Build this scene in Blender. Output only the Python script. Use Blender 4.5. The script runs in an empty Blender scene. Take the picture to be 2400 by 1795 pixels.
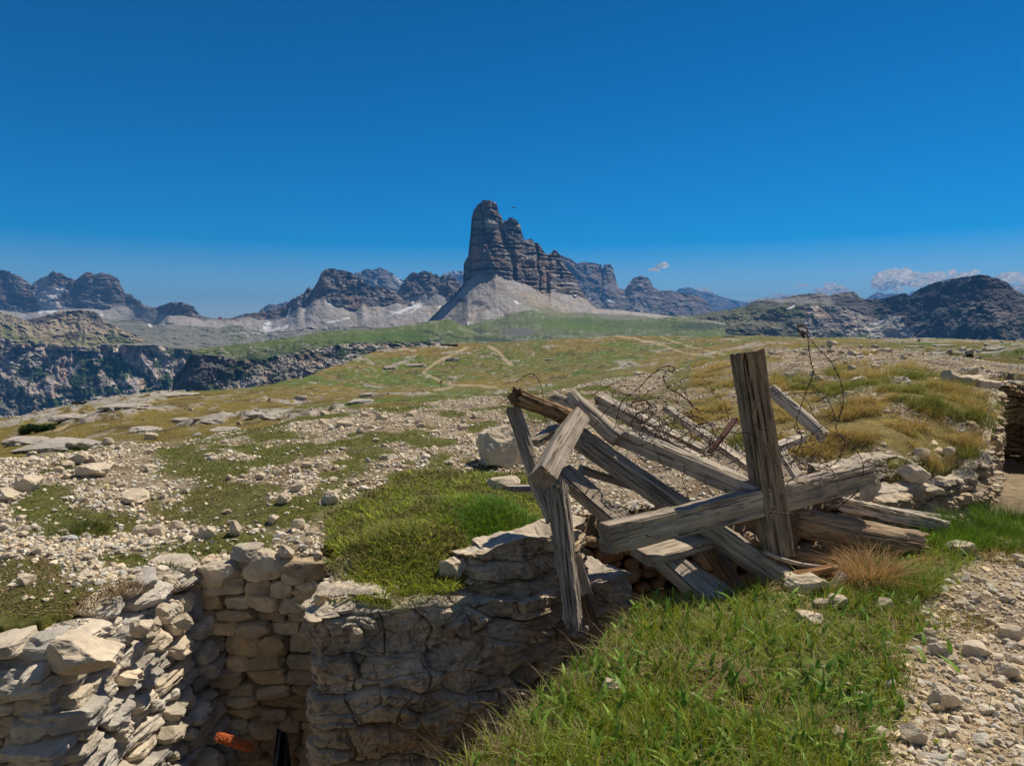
import bpy, math, random
import numpy as np
from mathutils import Vector, Matrix
R = math.radians
scene = bpy.context.scene
COL = bpy.data.collections.new("Scene"); scene.collection.children.link(COL)
rng = np.random.default_rng(7)
random.seed(7)
F_PX = 1600.0; CU = 1200.0; CV = 897.5
PITCH = math.atan((CV - 770.0) / F_PX)
CT, ST = math.cos(PITCH), math.sin(PITCH)

# ---------------- camera geometry used to author positions at real distances ----------------
def P(u, v, y):
    """world point seen at photo position (u,v) at forward distance y (eye at origin)"""
    u = np.asarray(u, float); v = np.asarray(v, float); y = np.asarray(y, float)
    a = (u - CU) / F_PX; b = (CV - v) / F_PX
    k = y / (CT + b * ST)
    return np.stack(np.broadcast_arrays(a * k, y, k * (b * CT - ST)), -1)
def UV(x, y, z):
    fw = np.maximum(y * CT - z * ST, 1e-3); up = y * ST + z * CT
    return CU + F_PX * x / fw, CV - F_PX * up / fw

# ---------------- numpy noise ----------------
def _h(ix, iy, iz):
    n = (ix.astype(np.uint32) * np.uint32(374761393)) ^ (iy.astype(np.uint32) * np.uint32(668265263)) ^ (iz.astype(np.uint32) * np.uint32(2147483647 & 1274126177))
    n = (n ^ (n >> np.uint32(13))) * np.uint32(1274126177)
    n = n ^ (n >> np.uint32(16))
    return (n & np.uint32(0xffffff)).astype(np.float32) / np.float32(0xffffff)
def vn(x, y, z=0.0):
    x, y, z = np.broadcast_arrays(np.asarray(x, float), np.asarray(y, float), np.asarray(z, float))
    fx, fy, fz = np.floor(x), np.floor(y), np.floor(z)
    ix, iy, iz = fx.astype(np.int64), fy.astype(np.int64), fz.astype(np.int64)
    tx, ty, tz = (x - fx), (y - fy), (z - fz)
    tx = tx * tx * (3 - 2 * tx); ty = ty * ty * (3 - 2 * ty); tz = tz * tz * (3 - 2 * tz)
    def c(a, b, d): return _h(ix + a, iy + b, iz + d)
    x00 = c(0,0,0) * (1-tx) + c(1,0,0) * tx; x10 = c(0,1,0) * (1-tx) + c(1,1,0) * tx
    x01 = c(0,0,1) * (1-tx) + c(1,0,1) * tx; x11 = c(0,1,1) * (1-tx) + c(1,1,1) * tx
    return (x00 * (1-ty) + x10 * ty) * (1-tz) + (x01 * (1-ty) + x11 * ty) * tz
def fbm(x, y, z=0.0, o=4, g=0.5):
    s = 0.0; a = 1.0; t = 0.0; f = 1.0
    for i in range(o):
        s = s + a * vn(np.asarray(x) * f + 17.3 * i, np.asarray(y) * f - 9.1 * i, np.asarray(z) * f + 5.7 * i); t += a; a *= g; f *= 2.03
    return s / t
def ridg(x, y, z=0.0, o=4, g=0.5):
    s = 0.0; a = 1.0; t = 0.0; f = 1.0
    for i in range(o):
        n = 1 - np.abs(2 * vn(np.asarray(x) * f + 31.3 * i, np.asarray(y) * f - 19.1 * i, np.asarray(z) * f + 3.7 * i) - 1)
        s = s + a * n; t += a; a *= g; f *= 2.1
    return s / t
def ss(a, b, x):
    t = np.clip((x - a) / (b - a), 0, 1); return t * t * (3 - 2 * t)
def lerp(a, b, t):
    t = np.asarray(t)[..., None]; return np.asarray(a) * (1 - t) + np.asarray(b) * t
def interp(pts, x):
    p = np.array(pts, float); return np.interp(x, p[:, 0], p[:, 1])
def poly_d(x, y, poly, closed=True):
    """distance to a polyline / signed (inside negative) for a polygon"""
    x = np.asarray(x, float); y = np.asarray(y, float)
    d = np.full(x.shape, 1e9); ins = np.zeros(x.shape, bool); n = len(poly)
    for i in range(n if closed else n - 1):
        ax, ay = poly[i]; bx, by = poly[(i + 1) % n]
        ex, ey = bx - ax, by - ay
        t = np.clip(((x - ax) * ex + (y - ay) * ey) / (ex * ex + ey * ey + 1e-12), 0, 1)
        d = np.minimum(d, np.hypot(x - ax - t * ex, y - ay - t * ey))
        if closed and ay != by:
            c = ((ay > y) != (by > y)) & (x < (bx - ax) * (y - ay) / (by - ay) + ax)
            ins ^= c
    return np.where(ins, -d, d) if closed else d

# ---------------- objects ----------------
def mesh(name, V, Fs, mat=None, col=None, smooth=False, parent=None, loc=None):
    V = np.asarray(V, np.float32).reshape(-1, 3)
    Fs = [np.asarray(f, np.int32) for f in (Fs if isinstance(Fs, list) else [Fs]) if len(f)]
    me = bpy.data.meshes.new(name)
    me.vertices.add(len(V)); me.vertices.foreach_set("co", V.ravel())
    tot = np.concatenate([np.full(len(f), f.shape[1], np.int32) for f in Fs])
    idx = np.concatenate([f.ravel() for f in Fs])
    me.loops.add(len(idx)); me.loops.foreach_set("vertex_index", idx)
    st = np.concatenate([[0], np.cumsum(tot)[:-1]]).astype(np.int32)
    me.polygons.add(len(tot)); me.polygons.foreach_set("loop_start", st); me.polygons.foreach_set("loop_total", tot)
    me.polygons.foreach_set("use_smooth", np.full(len(tot), bool(smooth)))
    if col is not None:
        col = np.broadcast_to(np.asarray(col, np.float32), (len(V), 3))
        a = me.color_attributes.new("Col", 'FLOAT_COLOR', 'POINT')
        a.data.foreach_set("color", np.concatenate([col, np.ones((len(V), 1), np.float32)], 1).astype(np.float32).ravel())
    me.update(calc_edges=True)
    o = bpy.data.objects.new(name, me); COL.objects.link(o)
    if mat: me.materials.append(mat)
    if parent: o.parent = parent
    if loc is not None: o.location = loc
    return o
def tag(o, label=None, cat=None, group=None, kind=None):
    if label: o['label'] = label
    if cat: o['category'] = cat
    if group: o['group'] = group
    if kind: o['kind'] = kind
    return o
def empty(name, loc, label=None, cat=None, group=None):
    o = bpy.data.objects.new(name, None); COL.objects.link(o); o.location = loc
    o.empty_display_size = 0.1
    return tag(o, label, cat, group)
def grid_f(nr, nc, wrap=False):
    r = np.arange(nr - 1)[:, None]; c = np.arange(nc if wrap else nc - 1)[None, :]
    c2 = (c + 1) % nc
    return np.stack([r * nc + c, r * nc + c2, (r + 1) * nc + c2, (r + 1) * nc + c], -1).reshape(-1, 4)

def ico(sub):
    t = (1 + 5 ** .5) / 2
    V = [(-1,t,0),(1,t,0),(-1,-t,0),(1,-t,0),(0,-1,t),(0,1,t),(0,-1,-t),(0,1,-t),(t,0,-1),(t,0,1),(-t,0,-1),(-t,0,1)]
    V = [np.array(v, float) / np.linalg.norm(v) for v in V]
    Fc = [(0,11,5),(0,5,1),(0,1,7),(0,7,10),(0,10,11),(1,5,9),(5,11,4),(11,10,2),(10,7,6),(7,1,8),(3,9,4),(3,4,2),(3,2,6),(3,6,8),(3,8,9),(4,9,5),(2,4,11),(6,2,10),(8,6,7),(9,8,1)]
    for _ in range(sub):
        mid = {}; N = []
        def m(a, b):
            k = (min(a, b), max(a, b))
            if k not in mid:
                p = V[a] + V[b]; V.append(p / np.linalg.norm(p)); mid[k] = len(V) - 1
            return mid[k]
        for a, b, c in Fc:
            ab, bc, ca = m(a, b), m(b, c), m(c, a)
            N += [(a, ab, ca), (b, bc, ab), (c, ca, bc), (ab, bc, ca)]
        Fc = N
    return np.array(V), np.array(Fc, np.int32)
ICO = [ico(i) for i in range(5)]
def rockshape(seed, sub=2, cuts=11, box=0.0, rough=0.05, lo=0.55, hi=0.9):
    """faceted stone about 1 across: a ball clipped by random planes, then roughened"""
    g = np.random.default_rng(seed)
    V, Fc = ICO[sub]; V = V.copy()
    if box > 0:
        q = 2.0 + 8 * box
        r = (np.abs(V) ** q).sum(1) ** (1 / q); V = V / r[:, None] * 0.9
    for _ in range(cuts):
        n = g.normal(size=3); n /= np.linalg.norm(n); h = g.uniform(lo, hi) * (1.25 if box > 0 else 1)
        d = V @ n - h; V = V - np.where(d > 0, d, 0)[:, None] * n
    if rough > 0:
        s = g.uniform(0, 100)
        for a, fq in ((rough, 2.2), (rough * .5, 5.5), (rough * .25, 13.)):
            if sub < 3 and fq > 6: continue
            n = vn(V[:, 0] * fq + s, V[:, 1] * fq, V[:, 2] * fq) - .5
            V = V * (1 + 2 * a * n)[:, None]
    return V * 0.5 / max(.3, np.abs(V).max()), Fc
def rotmats(n, g, tilt=math.pi):
    """random rotations, spin about z with limited tilt"""
    a = g.uniform(0, 2 * np.pi, n); b = g.uniform(-tilt, tilt, n); c = g.uniform(0, 2 * np.pi, n)
    def rz(t): o = np.zeros((len(t),3,3)); o[:,0,0]=np.cos(t);o[:,0,1]=-np.sin(t);o[:,1,0]=np.sin(t);o[:,1,1]=np.cos(t);o[:,2,2]=1; return o
    def rx(t): o = np.zeros((len(t),3,3)); o[:,1,1]=np.cos(t);o[:,1,2]=-np.sin(t);o[:,2,1]=np.sin(t);o[:,2,2]=np.cos(t);o[:,0,0]=1; return o
    return rz(a) @ rx(b) @ rz(c)
def merge_instances(shapes, pos, scl, rot, cols, g):
    """merge many stones/leaves into one vertex/face array"""
    k = g.integers(0, len(shapes), len(pos)); Vs = []; Fs = []; Cs = []; off = 0
    for i, (SV, SF) in enumerate(shapes):
        m = np.where(k == i)[0]
        if not len(m): continue
        W = np.einsum('nij,nvj->nvi', rot[m], SV[None] * scl[m][:, None, :]) + pos[m][:, None, :]
        Vs.append(W.reshape(-1, 3))
        Fs.append((SF[None] + (np.arange(len(m)) * len(SV))[:, None, None] + off).reshape(-1, SF.shape[1]))
        Cs.append(np.repeat(cols[m], len(SV), 0)); off += len(m) * len(SV)
    return np.concatenate(Vs), np.concatenate(Fs), np.concatenate(Cs)

# ---------------- materials ----------------
def nt(name):
    m = bpy.data.materials.new(name); m.use_nodes = True
    n = m.node_tree; n.nodes.clear(); return m, n
def nd(n, t, **k):
    x = n.nodes.new(t)
    for a, b in k.items():
        if a.startswith('i_'): x.inputs[a[2:].replace('_', ' ')].default_value = b
        else: setattr(x, a, b)
    return x
def surf_mat(name, nscale=8.0, contrast=(0.6, 1.35), bscale=30.0, bdist=0.01, rough=0.95, dark=None, dscale=14.0, dthr=(0.6, 0.7), col=None, spec=0.15, coord='Object', stretch=(1,1,1)):
    """albedo from the mesh's colour attribute (or col) varied by procedural noise, with bump"""
    m, n = nt(name); L = n.links
    out = nd(n, 'ShaderNodeOutputMaterial'); b = nd(n, 'ShaderNodeBsdfPrincipled'); L.new(b.outputs[0], out.inputs[0])
    b.inputs['Roughness'].default_value = rough; b.inputs['Specular IOR Level'].default_value = spec
    tc = nd(n, 'ShaderNodeTexCoord'); mp = nd(n, 'ShaderNodeMapping'); mp.inputs['Scale'].default_value = stretch
    L.new(tc.outputs[coord], mp.inputs[0])
    n1 = nd(n, 'ShaderNodeTexNoise', i_Scale=nscale, i_Detail=6.0, i_Roughness=0.65); L.new(mp.outputs[0], n1.inputs['Vector'])
    r1 = nd(n, 'ShaderNodeMapRange'); r1.inputs[1].default_value = 0.3; r1.inputs[2].default_value = 0.7
    r1.inputs[3].default_value = contrast[0]; r1.inputs[4].default_value = contrast[1]; L.new(n1.outputs[0], r1.inputs[0])
    if col is None:
        c = nd(n, 'ShaderNodeAttribute'); c.attribute_name = 'Col'; co = c.outputs['Color']
    else:
        c = nd(n, 'ShaderNodeRGB'); c.outputs[0].default_value = (*col, 1); co = c.outputs[0]
    mul = nd(n, 'ShaderNodeVectorMath', operation='SCALE'); L.new(co, mul.inputs[0]); L.new(r1.outputs[0], mul.inputs['Scale'])
    last = mul.outputs[0]
    if dark is not None:
        n2 = nd(n, 'ShaderNodeTexNoise', i_Scale=dscale, i_Detail=5.0, i_Roughness=0.7); L.new(mp.outputs[0], n2.inputs['Vector'])
        r2 = nd(n, 'ShaderNodeMapRange'); r2.inputs[1].default_value = dthr[0]; r2.inputs[2].default_value = dthr[1]; L.new(n2.outputs[0], r2.inputs[0])
        mx = nd(n, 'ShaderNodeMix', data_type='RGBA'); L.new(r2.outputs[0], mx.inputs[0]); L.new(last, mx.inputs[6]); mx.inputs[7].default_value = (*dark, 1)
        last = mx.outputs[2]
    L.new(last, b.inputs['Base Color'])
    if bdist > 0:
        n3 = nd(n, 'ShaderNodeTexNoise', i_Scale=bscale, i_Detail=6.0, i_Roughness=0.7); L.new(mp.outputs[0], n3.inputs['Vector'])
        bp = nd(n, 'ShaderNodeBump'); bp.inputs['Distance'].default_value = bdist; bp.inputs['Strength'].default_value = 1.0
        L.new(n3.outputs[0], bp.inputs['Height']); L.new(bp.outputs[0], b.inputs['Normal'])
    return m
def leaf_mat(name, trans=0.35, rough=0.6):
    m, n = nt(name); L = n.links
    out = nd(n, 'ShaderNodeOutputMaterial'); b = nd(n, 'ShaderNodeBsdfPrincipled'); t = nd(n, 'ShaderNodeBsdfTranslucent'); mx = nd(n, 'ShaderNodeMixShader')
    c = nd(n, 'ShaderNodeAttribute'); c.attribute_name = 'Col'
    tc = nd(n, 'ShaderNodeTexCoord'); n1 = nd(n, 'ShaderNodeTexNoise', i_Scale=60.0, i_Detail=3.0); L.new(tc.outputs['Object'], n1.inputs['Vector'])
    r1 = nd(n, 'ShaderNodeMapRange'); r1.inputs[1].default_value = .3; r1.inputs[2].default_value = .7; r1.inputs[3].default_value = .75; r1.inputs[4].default_value = 1.25; L.new(n1.outputs[0], r1.inputs[0])
    mul = nd(n, 'ShaderNodeVectorMath', operation='SCALE'); L.new(c.outputs['Color'], mul.inputs[0]); L.new(r1.outputs[0], mul.inputs['Scale'])
    L.new(mul.outputs[0], b.inputs['Base Color']); L.new(mul.outputs[0], t.inputs[0])
    b.inputs['Roughness'].default_value = rough; b.inputs['Specular IOR Level'].default_value = 0.25
    mx.inputs[0].default_value = trans; L.new(b.outputs[0], mx.inputs[1]); L.new(t.outputs[0], mx.inputs[2]); L.new(mx.outputs[0], out.inputs[0])
    return m
M_ground = surf_mat('ground_soil', 9.0, (0.55, 1.4), 45.0, 0.02)
M_stone = surf_mat('limestone', 7.0, (0.72, 1.25), 26.0, 0.012, dark=(0.14, 0.13, 0.12), dscale=11.0, dthr=(0.62, 0.72), coord='Generated' if False else 'Object')
M_rock = surf_mat('loose_limestone', 3.0, (0.8, 1.2), 9.0, 0.008, dark=(0.16, 0.15, 0.135), dscale=5.0, dthr=(0.64, 0.74))
M_pebble = surf_mat('limestone_rubble', 25.0, (0.7, 1.3), 60.0, 0.008)
M_face = surf_mat('bedrock', 6.0, (0.6, 1.35), 30.0, 0.012, dark=(0.17, 0.155, 0.14), dscale=7.0, dthr=(0.56, 0.70))
M_mount = surf_mat('mountain_rock', 0.012, (0.86, 1.14), 0.02, 12.0)
M_grass = leaf_mat('grass_blades', 0.4)
M_leaf = leaf_mat('turf_leaves', 0.25)
M_iron = surf_mat('rusty_wire', 30.0, (0.6, 1.5), 60.0, 0.001, rough=0.7, col=(0.085, 0.045, 0.03), spec=0.4)
# ================= GROUND =================
COLS = {
 -400: [(1,-1.65),(3,-1.7),(5,-1.7),(8,-1.6),(10,-1.95),(14,-3.2),(25,-4.7),(40,-7),(60,-8.8),(70,-9.6),(82,-14),(120,-60),(300,-260),(1000,-560)],
 0:   [(1,-1.65),(3,-1.7),(3.8,-1.76),(5,-1.7),(6.5,-1.62),(8.3,-1.6),(10,-1.95),(14,-3.2),(25,-4.7),(40,-7),(60,-8.8),(70,-9.55),(82,-14),(120,-60),(300,-260),(1000,-560)],
 300: [(1,-1.65),(3,-1.7),(5,-1.72),(8,-1.6),(9.5,-1.6),(12,-2.2),(18,-3.9),(30,-5.1),(60,-7.5),(100,-10.1),(112,-14),(160,-55),(300,-220),(1000,-560)],
 600: [(1,-1.65),(3,-1.7),(4.9,-1.76),(7,-1.62),(10,-1.55),(12,-1.75),(16,-3),(25,-4.1),(45,-6),(80,-8.5),(130,-11.8),(150,-12.7),(165,-18),(230,-80),(400,-240),(1000,-560)],
 900: [(1,-1.65),(3,-1.7),(4.2,-1.75),(6,-1.65),(9,-1.5),(13,-1.5),(16,-1.9),(22,-3.5),(40,-4.4),(80,-8),(140,-13),(190,-16.5),(240,-16.5),(300,-13),(350,-10.3),(385,-20),(500,-80),(1000,-500)],
 1200:[(1,-1.65),(3,-1.65),(4.6,-1.78),(5.5,-1.7),(7,-1.6),(10,-1.45),(14,-1.33),(17,-1.75),(25,-4),(50,-6),(100,-9.7),(160,-14),(210,-16.4),(270,-15),(330,-10),(390,-6.5),(430,-12),(560,-60),(1000,-400)],
 1500:[(1,-1.65),(4,-1.65),(5.3,-1.8),(7,-1.65),(10,-1.45),(14,-1.15),(16.5,-1.12),(20,-2),(40,-4),(80,-6),(130,-8.7),(200,-10.5),(280,-8.8),(360,-4),(390,-3.9),(430,-9),(560,-60),(1000,-400)],
 1800:[(1,-1.65),(4.4,-1.65),(5.2,-1.68),(6.5,-1.45),(8,-1.2),(10,-1.0),(13,-.75),(16,-.58),(19,-.55),(22,-.8),(40,-2.5),(100,-4),(200,-4.5),(300,-3.8),(340,-3.5),(380,-8),(560,-60),(1000,-400)],
 2100:[(1,-1.65),(5.3,-1.65),(6.3,-1.35),(7,-1.12),(8,-.88),(10,-.7),(13,-.6),(16,-.52),(19,-.6),(22,-.9),(40,-2),(80,-2.2),(150,-2.8),(250,-4),(280,-4),(330,-10),(560,-60),(1000,-400)],
 2400:[(1,-1.65),(6,-1.65),(7,-1.4),(8.5,-1.0),(10,-.85),(13,-.8),(18,-.9),(30,-1.3),(60,-1.7),(120,-2.5),(220,-4.3),(260,-7),(560,-60),(1000,-400)],
 2900:[(1,-1.65),(7,-1.65),(8.5,-1.2),(10,-1.0),(13,-.8),(18,-.9),(30,-1.3),(60,-1.7),(120,-2.5),(220,-4.3),(260,-7),(560,-60),(1000,-400)]}
COLS[700] = [(1,-1.65),(3,-1.7),(4.7,-1.76),(7,-1.62),(10,-1.53),(12.5,-1.6),(16,-2.5),(25,-4.3),(50,-6.4),(95,-9.5),(150,-12.6),(180,-13.2),(200,-20),(280,-90),(450,-240),(1000,-550)]
COLS[800] = [(1,-1.65),(3,-1.7),(4.4,-1.76),(7,-1.62),(10,-1.5),(13,-1.52),(16,-2.1),(23,-4),(45,-5.4),(85,-8.8),(150,-13.5),(200,-14.5),(250,-12.8),(275,-19),(380,-90),(550,-230),(1000,-530)]
RIM = {-400:70, 0:70, 300:104, 600:150, 700:180, 800:250, 900:350, 1200:390, 1500:390, 1800:340, 2100:280, 2400:220, 2900:220}
_cu = np.array(sorted(COLS)); _yr = np.array([RIM[c] for c in _cu], float); _ly = np.linspace(0, 4, 900)
def _s(y, yr):
    y = np.asarray(y, float)
    return np.where(y < 20, np.log(np.maximum(y, 1)) / math.log(20), np.where(y < yr, 1 + np.log(np.maximum(y, 20) / 20) / np.log(yr / 20), np.where(y < 1500, 2 + np.log(np.maximum(y, yr) / yr) / np.log(1500 / yr), 3 + np.log(np.maximum(y, 1500) / 1500) / math.log(20.0))))
_tab = []
for c, yr in zip(_cu, _yr):
    k = COLS[c] + [(3000, -640), (30000, -640)]
    lx = _s([a for a, _ in k], yr); zz = np.array([b for _, b in k])
    t = np.interp(_ly, lx, zz)
    # smooth a little in log distance
    w = np.array([1, 2, 3, 2, 1.]); w /= w.sum(); tp = np.pad(t, 2, mode='edge'); t = np.convolve(tp, w, 'valid')
    _tab.append(t)
_tab = np.array(_tab)
def base_z(x, y):
    r = np.hypot(x, y); ye = np.maximum(y, 0.62 * r); ye = np.maximum(ye, 1.0)
    u = np.clip(1200 + 1600 * x / np.maximum(y, 1e-3), -400, 2900)
    u = np.where(y <= 0.2 * r, np.where(x < 0, -400., 2900.), u)
    j = np.clip(np.searchsorted(_cu, u, 'right') - 1, 0, len(_cu) - 2)
    t = (u - _cu[j]) / (_cu[j + 1] - _cu[j]); t = t * t * (3 - 2 * t) * .5 + t * .5
    yr = _yr[j] * (1 - t) + _yr[j + 1] * t
    li = np.clip(_s(ye, yr) / 4 * (len(_ly) - 1), 0, len(_ly) - 1.001); i = li.astype(int); s = li - i
    a = _tab[j, i] * (1 - s) + _tab[j, i + 1] * s; b = _tab[j + 1, i] * (1 - s) + _tab[j + 1, i + 1] * s
    return a * (1 - t) + b * t
NEAR_EDGE = [(-7,1.9),(-4,1.6),(-1.5,1.15),(-0.75,1.5),(-.28,2.3),(.2,3.05),(.62,3.75),(1.0,4.1),(1.6,4.25),(2.15,4.4),(2.7,4.85),(3.3,5.3),(4.0,5.6),(5.0,6.1),(6.1,7.1),(7.0,8.4),(7.9,9.6),(9.0,10.9),(10.2,11.3)]
FAR_EDGE = [(10.0,11.7),(8.8,12.1),(8.05,11.2),(6.95,9.7),(6.15,8.6),(5.3,7.5),(4.5,6.75),(3.9,6.4),(3.2,6.05),(2.5,5.8),(1.8,5.65),(1.55,6.3),(.5,6.0),(.42,4.95),(-.45,4.38),(-1.32,4.2),(-1.3,5.1),(-2.44,5.12),(-2.54,4.4),(-2.66,3.80),(-4.2,3.45),(-7,3.2)]
TRENCH = NEAR_EDGE + FAR_EDGE
BUMPS = [(-1.0,4.95,.42,.12),(-.55,4.95,.34,.12),(-.75,5.5,.5,.12),(-.1,5.35,.40,.20),(-.5,5.7,.5,.12),(-2.9,4.3,.5,.06),(-2.0,6.2,.6,.05),(5.2,8.3,.8,.10),(3.6,7.2,.5,.08)]
def outcrop(x, y, u, v):
    """bedrock showing through the turf of the plateau (0..1)"""
    n = fbm(x / 9.0 + 3, y / 16.0, 4.4, o=4) + 0.20 * (fbm(x / 2.2, y / 3.4, 9, o=3) - .5)
    thr = 0.655 - 0.13 * ss(800, 100, u) * ss(8, 25, y) - 0.07 * ss(950, 800, u) * ss(18, 0, np.abs(v - 20 - (interp([(0,960),(300,905),(600,880),(900,800),(1200,770),(2400,770)], u)))) \
        - 0.08 * np.exp(-((u - 2250) / 200) ** 2 - ((v - 850) / 30) ** 2) - 0.12 * np.exp(-((u - 1010) / 90) ** 2 - ((v - 830) / 22) ** 2) - 0.10 * np.exp(-((u - 1330) / 90) ** 2 - ((v - 800) / 12) ** 2)
    return ss(thr, thr + 0.03, n) * ss(18, 24, y)
def ground_z(x, y, fine=True):
    x = np.asarray(x, float); y = np.asarray(y, float)
    z = base_z(x, y); r = np.hypot(x, y)
    amp = np.clip(r, 2, 400)
    z = z + (fbm(x / 2.6, y / 2.6, 1, o=4) - .5) * 0.16 * ss(1.5, 6, r)
    if fine:
        z = z + (fbm(x / 0.35, y / 0.35, 2, o=3) - .5) * 0.07
    z = z + (fbm(x / 14, y / 14, 3, o=4) - .5) * 0.9 * ss(18, 60, r) + (fbm(x / 45, y / 45, 5, o=3) - .5) * 2.0 * ss(60, 160, r)
    z = z + (fbm(x / 3.1, y / 3.1, 6, o=3) - .5) * 0.35 * ss(20, 60, r)
    u, v = UV(x, y, z)
    oc = outcrop(x, y, u, v)
    st = vn(x / 5, y / 5, 7) * 4
    for bx, by, br, bh in BUMPS: z = z + bh * np.exp(-((x - bx) ** 2 + ((y - by) * 1.3) ** 2) / br ** 2)
    z = z + oc * (0.18 + 0.25 * ss(.3, .7, st - np.floor(st)) + (fbm(x / .8, y / 1.5, 8, o=3) - .5) * .3) * ss(14, 26, r)
    return z
def inpoly(u, v, poly, soft=18.0, wob=0.0):
    return ss(soft, -soft, poly_d(u, v, poly) + wob)
def blob(u, v, cu, cv, ru, rv, wob=0.0, s=.35):
    return ss(1 + s, 1 - s, np.hypot((u - cu) / ru, (v - cv) / rv) + wob)
MOUND = [(770,1205),(880,1150),(1000,1090),(1150,1050),(1300,1120),(1300,1260),(1190,1270),(1110,1300),(1090,1400),(850,1415),(780,1345),(760,1260)]
TURF_BLOBS = [(560,1100,270,62),(500,1185,230,62),(640,1150,150,60),(210,1225,190,50),(90,1190,80,40),(170,1430,330,95),(60,1370,120,70),(440,1300,150,48),(300,1310,90,30),(120,1155,60,22),(560,1280,140,42),
  (1000,1010,60,16),(860,1060,60,16),(930,960,120,10),(640,1020,120,13),(1080,965,60,12),(1130,1000,50,18),(1270,960,90,22),(1620,905,110,14),(1480,935,60,10),(1690,930,120,40),(1250,925,60,9),(730,1060,60,16),(1800,890,90,14),(960,1120,60,14),(400,1060,40,10),(1060,1085,70,28)]
TURF_POLYS = [[(790,1200),(900,1160),(1000,1100),(1150,1060),(1300,1130),(1300,1260),(1190,1260),(1100,1290),(1080,1400),(850,1410),(790,1340),(770,1260)],
  [(1700,950),(1850,905),(1960,870),(2140,860),(2260,900),(2360,960),(2340,1060),(2200,1100),(2080,1090),(1980,1100),(1850,1060),(1700,1050)]]
def masks(x, y, z):
    """returns turf, rubble, meadow, trail, path masks at ground points (fixed in the world)"""
    u, v = UV(x, y, z); r = np.hypot(x, y)
    w = (fbm(x / .9, y / .9, 11, o=4) - .5)
    nearbank = (poly_d(x, y, NEAR_EDGE + [(12, 12), (40, 6), (40, -40), (-40, -40), (-40, 2)]) < 0)
    turf = np.zeros_like(x)
    for cu, cv, ru, rv in TURF_BLOBS:
        turf = np.maximum(turf, blob(u, v, cu, cv, ru, rv, w * 1.6))
    for p in TURF_POLYS:
        turf = np.maximum(turf, inpoly(u, v, p, 20, w * 60))
    turf = np.maximum(turf, ss(.60, .66, fbm(x / 1.3, y / 1.3, 21, o=4)))
    turf = turf * (1 - .9 * ss(.57, .63, fbm(x / .55, y / .55, 23, o=4)) * (v < 1330))
    md = inpoly(u, v, MOUND, 14, w * 40) * (y < 7.5); turf = np.maximum(turf, md)
    # near bank: grass left of a line, gravel path right
    gl = interp([(2.0, .9), (2.5, 1.2), (3.0, 1.65), (3.5, 2.05), (4.0, 2.5), (4.4, 2.85), (4.8, 3.2), (5.2, 3.7)], y) + w * .8
    gb = ss(.12, -.12, x - gl)
    gb = np.maximum(gb, ss(.3, .1, np.abs(poly_d(x, y, NEAR_EDGE, False)) + w * .5) * ss(2.5, 3.2, x))
    turf = np.where(nearbank, gb, turf)
    dcrest = interp([(0, 9.3), (300, 10.8), (600, 12.5), (900, 16), (1200, 17.5), (1500, 19), (1800, 22), (2100, 24), (2400, 15), (2900, 15)], u)
    far = ss(0, 1.5, y - dcrest + w * 3)
    trail = np.zeros_like(x)
    for pl, wd in TRAILS:
        d = poly_d(u, v * 2.2, [(a, b * 2.2) for a, b in pl], False)
        trail = np.maximum(trail, ss(wd * 1.3, wd * .7, d + (fbm(x / 3, y / 5, 3, o=3) - .5) * wd * 3.0))
    trail = trail * far
    return dict(mound=md, u=u, v=v, turf=turf * (1 - far), far=far, trail=trail, near=nearbank, oc=outcrop(x, y, u, v))
TRAILS = [([(1097,813),(1063,830),(1036,841),(1002,864),(992,873),(1015,884),(1036,895),(1063,902),(1103,903),(1163,908)], 4.2),
  ([(1063,903),(1050,909),(1020,914)], 3.5), ([(1147,812),(1158,818),(1170,826),(1182,841),(1200,857)], 4.0),
  ([(1440,787),(1480,792),(1536,804),(1603,827),(1671,836)], 3.2), ([(1549,790),(1617,813),(1698,831)], 2.8),
  ([(174,988),(160,994),(134,1008)], 5.0), ([(2300,852),(2360,862),(2420,868)], 6), ([(930,812),(970,822)], 5)]
C_SOIL = np.array([.17,.115,.065]); C_GRIT = np.array([.33,.27,.19]); C_TURF = np.array([.12,.125,.035])
C_MEAD = np.array([.148,.132,.040]); C_MEAD2 = np.array([.095,.14,.03]); C_ROCK = np.array([.33,.305,.27]); C_PATH = np.array([.47,.375,.25])

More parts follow.
